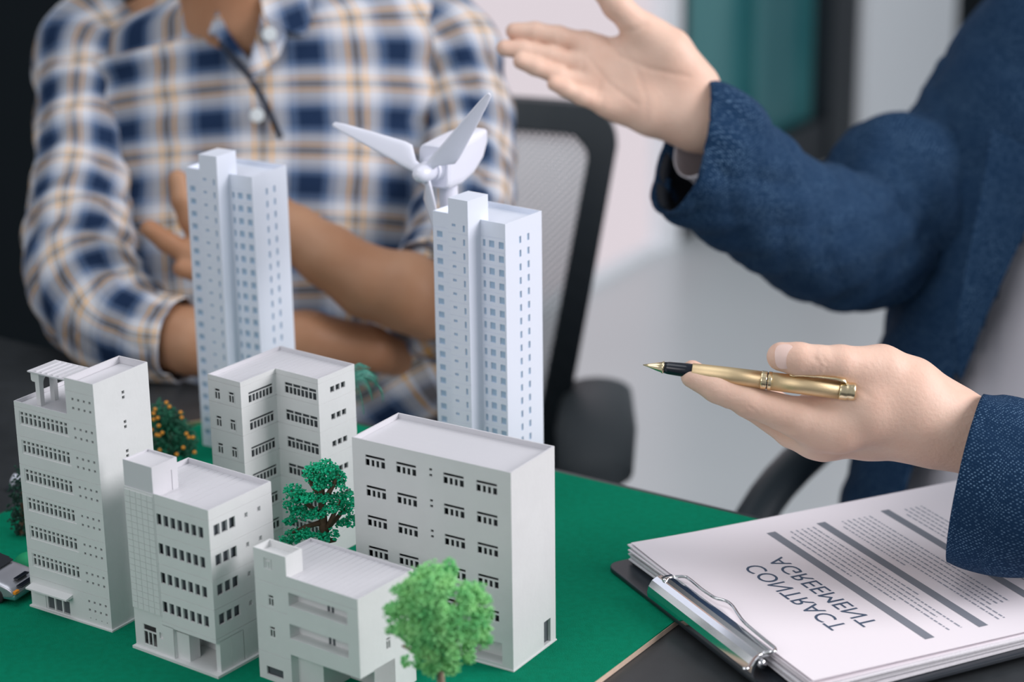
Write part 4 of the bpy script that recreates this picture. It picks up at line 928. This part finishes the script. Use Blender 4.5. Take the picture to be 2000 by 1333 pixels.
fing = [px([(1640, 838, D, 15), (1560, 817, D-.003, 12.3), (1460, 785, D-.006, 9.6), (1400, 759, D-.006, 8.5), (1352, 736, D-.004, 7.0)]),
        px([(1610, 868, D+.022, 10.2), (1545, 845, D+.022, 9.3), (1462, 790, D+.022, 8.2), (1400, 752, D+.020, 7.4), (1352, 724, D+.016, 6.4)]),
        px([(1620, 868, D+.040, 9.5), (1560, 852, D+.040, 8.8), (1490, 795, D+.038, 7.6), (1440, 758, D+.034, 6.8), (1405, 736, D+.032, 6.0)]),
        px([(1640, 862, D+.054, 8.3), (1590, 846, D+.055, 7.5), (1545, 800, D+.052, 6.4), (1510, 775, D+.050, 5.6)]),
        px([(1720, 722, D-.002, 13.6), (1640, 712, D-.012, 11.4), (1600, 708, D-.014, 9.9), (1560, 702, D-.015, 9.8), (1526, 697, D-.014, 8.8)])]
cre = [([(1592, 700), (1604, 715), (1596, 740)], D-.008, .0007, 4), ([(1606, 696), (1616, 715), (1608, 738)], D-.008, .0006, 3), ([(1446, 795), (1462, 812), (1480, 812)], D, .0006, 3), ([(1455, 790), (1475, 805)], D, .0005, 3),
       ([(1425, 800), (1480, 826), (1545, 842)], D+.012, .0008, 4), ([(1680, 762), (1700, 775)], D, .0006, 4)]
h1 = hand_mesh(palm, fing, .0013, creases=cre)
# ---- upper hand (open palm to the camera)
D = 1.62
palm = [px([(1148, 92, D, 10.5), (1230, 112, D, 12.5), (1345, 195, D, 15)]),
        px([(1148, 132, D-.001, 10.0), (1240, 158, D, 12.5), (1345, 215, D, 15)]),
        px([(1160, 178, D-.001, 9.5), (1250, 195, D, 12.5), (1345, 235, D, 15)]),
        px([(1205, 212, D-.003, 9.5), (1270, 228, D-.003, 13), (1345, 240, D, 15)]),
        px([(1255, 62, D-.010, 13), (1305, 100, D-.008, 17), (1360, 165, D-.002, 17)]),
        px([(1345, 215, D, 18), (1380, 240, D+.004, 19.5), (1430, 270, D+.020, 21), (1515, 365, D+.07, 22), (1650, 460, D+.16, 26)])]
fing = [px([(1165, 95, D, 8.8), (1140, 84, D-.001, 8.2), (1090, 70, D-.006, 7.4), (1045, 62, D-.008, 7.2), (1004, 61, D-.008, 6.4)]),
        px([(1165, 135, D, 8.8), (1130, 124, D-.002, 8.0), (1075, 108, D-.006, 7.4), (1020, 97, D-.010, 6.9), (985, 94, D-.012, 6.3)]),
        px([(1175, 180, D, 8.5), (1135, 165, D-.004, 7.8), (1088, 147, D-.010, 7.0), (1045, 130, D-.014, 6.6), (1017, 120, D-.016, 6.0)]),
        px([(1215, 214, D-.004, 8.0), (1180, 206, D-.008, 7.2), (1135, 188, D-.013, 6.4), (1105, 174, D-.016, 6.0), (1082, 164, D-.018, 5.4)]),
        px([(1275, 70, D-.010, 13.0), (1232, 38, D-.016, 10.6), (1205, 10, D-.020, 11.0), (1180, -18, D-.022, 9.2)])]
cre = [([(1143, 68), (1143, 90), (1135, 108)], D-.003, .0007, 4), ([(1150, 115), (1190, 165), (1245, 205)], D, .0006, 4), ([(1185, 70), (1210, 110), (1270, 135), (1345, 150)], D, .0007, 4), ([(1200, 75), (1240, 130), (1262, 190), (1262, 240)], D, .0004, 4),
       ([(1090, 58), (1094, 82)], D-.004, .0006, 3), ([(1085, 98), (1080, 118)], D-.004, .0005, 3), ([(1050, 55), (1052, 75)], D-.004, .0004, 3), ([(1140, 120), (1138, 145)], D-.003, .0006, 4), ([(1172, 160), (1165, 190)], D-.003, .0006, 4), ([(1178, 190), (1172, 214)], D-.003, .0006, 4), ([(1222, 58), (1240, 60), (1262, 48)], D-.005, .0007, 4)]
h2 = hand_mesh(palm, fing, .0014, creases=cre)
DB = 1.86
arm = hand_mesh([px([(1400, 262, 1.63, 19), (1515, 365, 1.69, 22), (1660, 465, 1.79, 28), (1800, 400, 1.85, 30), (1930, 290, 1.89, 36), (2030, 180, 1.91, 42)]), px([(2030, 180, 1.91, 42), (2140, 160, 1.90, 55), (2300, 200, 1.80, 50)]),
                 px([(2140, 100, 1.90, 52), (2130, -120, 1.88, 50)]), px([(2150, 250, 1.90, 75), (2150, 500, 1.88, 85), (2130, 900, 1.86, 90)]), px([(2300, 200, 1.80, 55), (2420, 600, 1.58, 42), (2250, 960, 1.36, 34), (2000, 905, 1.31, 24)])], [], .009, kp=.05)
body = net_obj([h1, h2, arm], 'person', M['skin'])
tag(body, 'person in a blue suit gesturing with both open hands, gold pen in the lower one', 'person')
# thumb nail
def nail(u, v, D, du, dv, name, parent, m, ang=0, bulge=.0016):
    mb = MB(); c0 = P(u, v, D); rr = []
    for i in range(6):
        q = i/5; row = []
        for j in range(20):
            th = 2*PI*j/20; x = du*q*math.copysign(abs(math.cos(th))**.7, math.cos(th)); y = dv*q*math.copysign(abs(math.sin(th))**.7, math.sin(th))
            xr = x*math.cos(ang)-y*math.sin(ang); yr = x*math.sin(ang)+y*math.cos(ang)
            row.append(c0+RX*xr*.001+UP*yr*.001+FW*(bulge*((y/dv)**2+.3*(x/du)**2)))
        rr.append(row if i else [r0 for r0 in row])
    mb.rings(rr, cap=False); mb.v = [tuple(p) for p in mb.v]; return mb.obj(name, m, parent, smooth=True)
nail(1534, 697, 1.300-.0140-.0094, 6.2, 7.4, 'thumb_nail', body, M['nail'], .05, .0022)
# ---- lower sleeve (near arm)
D = 1.305
o, S_, R_ = cloth('sleeve', [(1888, 935, D, 52, 40), (1935, 945, D, 53, 42), (2010, 955, D, 52, 42), (2110, 925, D+.01, 50, 44), (2240, 870, D+.06, 54, 50), (2420, 620, D+.27, 68, 60), (2330, 250, D+.48, 82, 70)], M['suit'], body, n=96, steps=10, fold=.014, seed=4, thick=1.6, endtilt=-.36)
near_sleeve = o
def shirtcuff(keys, seed): return cloth('shirt_cuff', keys, M['shirt'], body, n=48, steps=5, fold=.01, seed=seed, thick=1)
for uu, vv in ((1987, 1090), (2025, 1085)):
    c = P(uu, vv, D-.020); mb = MB(); n_ = -FW*.92-UP*.39; n_ /= np.linalg.norm(n_)
    mb.lathe([(0, .0068), (.0016, .0068), (.0024, .0062), (.0024, .0050), (.0014, .0044), (.0014, .0002)], c, c+n_, 28); mb.obj('button', M['button'], near_sleeve, smooth=False)
    for dx, dy in ((-1, -1), (1, -1), (1, 1), (-1, 1)):
        pass
# ---- upper sleeve (far arm)
D = 1.62
o, S_, R_ = cloth('sleeve', [(1338, 288, D+.004, 54, 44), (1375, 303, D+.012, 53, 45), (1460, 372, D+.05, 48, 44), (1560, 440, D+.11, 50, 48), (1650, 470, D+.17, 56, 54), (1715, 490, D+.20, 48, 50), (1765, 480, D+.22, 36, 40)], M['suit'], body, n=96, steps=12, fold=.065, seed=12, thick=1.8, endtilt=-.1)
cloth('sleeve', [(1700, 455, D+.19, 50, 46), (1722, 420, D+.20, 62, 54), (1760, 388, D+.215, 70, 57), (1815, 372, D+.235, 66, 58), (1885, 322, D+.255, 66, 62), (1975, 225, D+.28, 76, 68), (2060, 120, D+.29, 82, 70)], M['suit'], body, n=96, steps=12, fold=.06, seed=13, thick=1.8)
o2, _, _ = cloth('sleeve_lining', [(1350, 294, D+.010, 50, 40), (1375, 306, D+.016, 49, 41), (1460, 374, D+.05, 44, 40)], M['lining'], body, n=64, steps=5, fold=.02, seed=12, thick=1)
o3, _, _ = cloth('shirt_cuff', [(1372, 268, D+.010, 33, 27), (1400, 285, D+.02, 33, 28), (1450, 325, D+.04, 34, 30)], M['shirt'], body, n=48, steps=5, fold=.015, seed=2, thick=1)
# ---- jacket body, lapel, shirt
o, _, _ = cloth('shirt', [(2150, 40, 1.89, 70, 62), (2150, 150, 1.88, 100, 92), (2140, 400, 1.87, 132, 112), (2120, 700, 1.85, 135, 120), (2100, 1000, 1.83, 142, 128)], M['shirt'], body, n=72, steps=8, fold=.02, seed=7)
def jac_drop(p):
    q = p-OC; d = q@FW; u = 1000+FPX*(q@RX)/d; v = 666.5-FPX*(q@UP)/d
    edge = 2010-(v-430)*.46 if v > 430 else 2010+(430-v)*.12
    return d < 1.89 and u > edge and u < 2330
o, _, _ = cloth('jacket', [(2150, -90, 1.90, 60, 60), (2150, 20, 1.90, 92, 88), (2140, 120, 1.89, 125, 112), (2125, 330, 1.88, 155, 125), (2100, 600, 1.87, 156, 134), (2070, 850, 1.85, 166, 142), (2050, 1050, 1.84, 178, 155)], M['suit'], body, n=160, steps=12, fold=.02, seed=21, thick=2.5, drop=jac_drop)
lp = MB(); E_ = [(2030, 300, 1.735), (2012, 430, 1.732), (1965, 530, 1.728), (1920, 630, 1.722), (1878, 740, 1.718)]; I_ = [(1935, 250, 1.752), (1915, 380, 1.745), (1885, 520, 1.738), (1865, 640, 1.728), (1872, 742, 1.722)]
for (a, b) in zip(range(4), range(1, 5)):
    lp.prism([P(*E_[a]), P(*E_[b]), P(*I_[b]), P(*I_[a])], -FW*.003)
lo = lp.obj('lapel', M['suit'], body, uv=[(0, 0)]*sum(len(f) for f in lp.f))
me = lo.data; uvl = me.uv_layers[0].data
for l in me.loops: c = me.vertices[l.vertex_index].co; uvl[l.index].uv = (c.x, c.z)

# ================================================================== MAN IN THE PLAID SHIRT
D = 1.74
palm = [px([(835, 590, D+.02, 32), (792, 570, D, 32), (720, 552, D, 29), (640, 500, D, 25), (575, 455, D+.005, 22), (515, 430, D+.01, 21)]),
        px([(500, 415, D+.01, 22), (440, 440, D+.01, 18), (405, 470, D+.01, 15)]), px([(500, 415, D+.01, 20), (440, 410, D+.01, 16), (400, 430, D+.01, 14)]), px([(470, 450, D+.01, 16), (410, 505, D+.01, 14)])]
fing = [px([(405, 455, D+.01, 10.5), (372, 430, D+.005, 9.6), (355, 390, D, 8.8), (347, 350, D, 8.0)]),
        px([(415, 500, D+.01, 11), (372, 500, D, 9.6), (325, 472, D-.005, 8.6), (292, 447, D-.008, 7.6)]),
        px([(420, 520, D, 9), (385, 530, D-.004, 8.5), (355, 525, D-.008, 7.5)]), px([(440, 430, D+.02, 10), (420, 370, D+.01, 8.5), (410, 330, D+.01, 7.5)]), px([(450, 425, D+.03, 10), (450, 365, D+.025, 8.5), (448, 330, D+.02, 7.5)])]
g1 = hand_mesh(palm, fing, .0024)
D = 1.735
low = hand_mesh([px([(300, 650, D+.01, 28), (380, 668, D, 27), (600, 660, D+.02, 22), (720, 680, D+.04, 19), (790, 705, D+.07, 15), (840, 715, D+.10, 12)])], [], .004)
tor = hand_mesh([px([(480, -120, 1.90, 55), (478, 40, 1.92, 55), (480, 110, 1.955, 58)]), px([(480, 120, 2.0, 75), (350, 110, 2.01, 65), (230, 130, 2.0, 45)]), px([(480, 120, 2.0, 75), (650, 110, 2.01, 65), (830, 130, 2.0, 45)]), px([(500, 200, 2.0, 80), (520, 700, 1.97, 85)]),
                 px([(210, 120, 2.0, 26), (165, 480, 1.87, 24), (260, 640, 1.76, 24), (360, 668, D, 26)]), px([(850, 120, 2.0, 26), (900, 330, 1.92, 24), (885, 480, 1.85, 24), (845, 585, 1.77, 34)])], [], .009, kp=.05)
pm = net_obj([g1, low, tor], 'person', M['skin2']); tag(pm, 'person in a plaid shirt with folded arms, seated behind the model city', 'person')
PLM = M['plaid']
def torso_drop(p):
    q = p-OC; d = q@FW; u = 1000+FPX*(q@RX)/d; v = 666.5-FPX*(q@UP)/d
    if d > 1.95 or v > 118: return False
    return 478-(118-v)*.72 < u < 484+(118-v)*.42
shb, _, _ = cloth('shirt_body', [(480, -95, 1.985, 58, 50), (484, -50, 1.985, 82, 62), (495, -10, 1.985, 120, 80), (505, 40, 1.985, 162, 96), (520, 120, 1.985, 186, 108), (530, 300, 1.975, 186, 112), (530, 520, 1.96, 176, 116), (540, 720, 1.95, 172, 122), (550, 860, 1.94, 178, 130)], PLM, pm, n=144, steps=12, fold=.018, seed=31, uv0=(.012, .0), drop=torso_drop, thick=.8)
cloth('sleeve', [(250, 45, 1.985, 42, 46), (185, 95, 1.975, 48, 52), (172, 210, 1.95, 44, 50), (168, 330, 1.91, 42, 50), (158, 440, 1.87, 44, 50), (165, 545, 1.82, 46, 50), (225, 625, 1.775, 44, 46), (290, 655, 1.75, 36, 38), (356, 665, 1.735, 33, 33)], PLM, pm, n=96, steps=14, fold=.085, seed=5, uv0=(.02, .01), thick=.8)
cloth('sleeve', [(770, 40, 1.985, 44, 46), (865, 100, 1.975, 48, 52), (905, 220, 1.95, 43, 48), (912, 340, 1.91, 42, 48), (900, 450, 1.86, 44, 48), (880, 540, 1.81, 46, 48), (862, 600, 1.785, 47, 47), (842, 620, 1.775, 46, 46)], PLM, pm, n=96, steps=14, fold=.07, seed=9, uv0=(.0, .03), thick=.8)
cloth('rolled_cuff', [(878, 560, 1.79, 47, 50), (855, 585, 1.775, 50, 50), (830, 590, 1.765, 48, 46)], PLM, pm, n=72, steps=6, fold=.05, seed=3, uv0=(.03, .02), thick=2)
cloth('shirt_hem', [(640, 800, 1.90, 50, 60), (740, 752, 1.86, 46, 50), (830, 700, 1.84, 50, 50), (900, 670, 1.86, 45, 50)], PLM, pm, n=72, steps=8, fold=.06, seed=15, uv0=(.01, .04), thick=.8)
def flap(pts, name='collar', off=.004):
    mb = MB(); q = [P(*p) for p in pts]; mb.prism(q, -FW*off); o = mb.obj(name, PLM, shb, uv=[(0, 0)]*sum(len(f) for f in mb.f), bevel=.001)
    uvl = o.data.uv_layers[0].data
    for l in o.data.loops: c = o.data.vertices[l.vertex_index].co; uvl[l.index].uv = (c.x+c.z*.3, c.z-c.x*.3)
flap([(440, -60, 1.875), (405, -20, 1.885), (392, 20, 1.888), (412, 72, 1.874), (432, 55, 1.870), (420, 10, 1.872)])
flap([(412, 60, 1.872), (430, 80, 1.866), (484, 128, 1.860), (490, 122, 1.860), (446, 62, 1.866), (425, 20, 1.868)])
flap([(528, -60, 1.873), (600, -40, 1.885), (612, 30, 1.884), (596, 72, 1.876), (556, 60, 1.868), (515, 35, 1.862), (510, 0, 1.864)])
flap([(512, 25, 1.864), (500, 80, 1.858), (486, 126, 1.857), (494, 160, 1.857), (545, 110, 1.864), (562, 66, 1.869)])
mb = MB(); pp = [(430, 84, 1.8625), (487, 150, 1.858), (520, 205, 1.857), (548, 270, 1.856)]
mb.tube([P(*p) for p in pp], .0025, 8); mb.obj('placket', M['jeans'], shb, smooth=True)
for u, v in ((526, 68), (502, 226)):
    c = P(u, v, 1.853); mb = MB(); mb.lathe([(0, .0062), (.0015, .0062), (.002, .005), (.002, .0002)], c, c-FW, 20); mb.obj('button', M['pearl'], shb)
cloth('trousers', [(400, 960, 1.95, 100, 70), (560, 960, 1.93, 120, 80), (760, 960, 1.88, 85, 70), (900, 1000, 1.82, 70, 62), (980, 1060, 1.78, 60, 55)], M['jeans'], pm, n=48, steps=6, fold=.03, seed=1)

# ================================================================== CHAIRS
def tubeobj(pts, rad, name, m, parent, n=12, flat=None):
    mb = MB(); mb.tube(pts, rad, n); return mb.obj(name, m, parent, smooth=True)
def office_chair(label, center, yaw, w=.235, top=.135, arms='pad', zoff=0):
    """centre = ground point, faces -y when yaw=0; top = height of the back above table level"""
    r = thing('office_chair', label, 'chair', (center[0], center[1], FZ), yaw)
    zb, zt = .42, top-FZ
    # back frame loop: outer and inner rounded outline, slightly curved in depth
    def outline(hw, z0_, z1_, rr, n=8):
        pts = []
        for cx_, cz_, a0 in ((hw-rr, z1_-rr, 0), (-hw+rr, z1_-rr, 90), (-hw*.72+rr, z0_+rr, 180), (hw*.72-rr, z0_+rr, 270)):
            for i in range(n+1): a = math.radians(a0+90*i/n); pts.append((cx_+rr*math.cos(a), cz_+rr*math.sin(a)))
        out = []
        for i in range(len(pts)):
            a, b = pts[i], pts[(i+1) % len(pts)]; m = max(1, int(math.hypot(b[0]-a[0], b[1]-a[1])/.02+.5)) if math.hypot(b[0]-a[0], b[1]-a[1]) > .05 else 1
            if m > 1: m = 14
            out += [(a[0]+(b[0]-a[0])*k/m, a[1]+(b[1]-a[1])*k/m) for k in range(m)]
        return out
    yc = lambda x, z: .03-.05*math.sin((z-zb)/(zt-zb)*2.6)+.10*((z-zb)/(zt-zb))+.10*(x/w)**2*-.6
    O_ = outline(w, zb, zt, .035); I_ = outline(w-.030, zb+.06, zt-.028, .022)
    mb = MB(); k = len(O_); V = []
    for pts, off in ((O_, 0), (I_, -.004), (I_, .016), (O_, .022)): V.append([(x, yc(x, z)+off, z) for x, z in pts])
    mb.rings(V+[V[0]], cap=False); mb.obj('back_frame', M['chairblack'], r, smooth=False, bevel=.002)
    mb = MB(); rows = []
    for j in range(13):
        z = zb+.05+(zt-.02-zb-.05)*j/12; t = (z-zb)/(zt-zb); hw = (w-.02)*(.72+.28*min(1, t*1.15)); rows.append([(x, yc(x, z)+.006, z) for x in np.linspace(-hw, hw, 11)])
    mb.rings(rows, cap=False, closed=False); mb.obj('mesh_back', M['netting'], r, smooth=True)
    mb = MB(); mb.rings([[(.22*sx*math.copysign(abs(math.cos(a))**.5, math.cos(a)), -.2+.21*sx*math.copysign(abs(math.sin(a))**.5, math.sin(a)), z) for a in np.linspace(0, 2*PI, 33)[:-1]] for sx, z in ((.9, .40), (1, .415), (1, .45), (.93, .468), (.6, .472))]); mb.obj('seat', M['chairblack'], r, smooth=True)
    for s in (-1, 1):
        if arms == 'pad':
            mb = MB(); mb.rings([[(s*(w-.020)+hx*math.cos(a), y, z+.016*math.sin(a)) for a in np.linspace(0, 2*PI, 17)[:-1]] for y, z, hx in ((-.22, .548, .01), (-.215, .562, .036), (-.1, .562, .040), (.02, .558, .036), (.03, .553, .01))]); pad = mb.obj('armrest', M['pad'], r, smooth=True)
            tubeobj([(s*(w-.02), -.12, .55), (s*(w-.01), -.12, .48), (s*w, -.13, .44), (s*.12, -.15, .41)], [.018, .016, .016, .014], 'arm_post', M['chairblack'], pad)
        else:
            mb = MB(); mb.tube(spline([(s*.22, -.46, .42), (s*.24, -.485, .50), (s*.25, -.43, .580), (s*.26, -.33, .625), (s*.26, -.15, .640), (s*.26, .0, .62), (s*.22, .05, .52)], 5), .017, 12); mb.obj('arm_loop', M['chairblack'], r, smooth=True)
    tubeobj([(0, -.02, .44), (0, .06, .40), (0, .065, .55)], .022, 'back_support', M['chairblack'], r)
    tubeobj([(0, -.18, .08), (0, -.18, .41)], .025, 'gas_lift', M['frame'], r)
    for k in range(5):
        a = 2*PI*k/5+.3; ex, ey = .29*math.cos(a), -.18+.29*math.sin(a)
        tubeobj([(0, -.18, .10), (ex, ey, .065)], [.024, .014], 'base_leg', M['chairblack'], r)
        mb = MB(); mb.lathe([(0, .026), (.03, .026)], (ex-.015*math.sin(a), ey+.015*math.cos(a), .027), (ex+.015*math.sin(a), ey-.015*math.cos(a), .027), 16); mb.obj('caster', M['rubber'], r)
    return r
c = P(745, 300, 2.16); office_chair('black office chair with grey mesh back behind the person in plaid', (c[0], c[1]-.02), math.radians(-3), w=.235, top=P(1080, 213, 2.16)[2])
c = P(1800, 800, 1.90); office_chair('black office chair with curved loop arms under the person in the suit', (.625, 1.80), math.radians(-35), w=.22, top=.02, arms='loop')
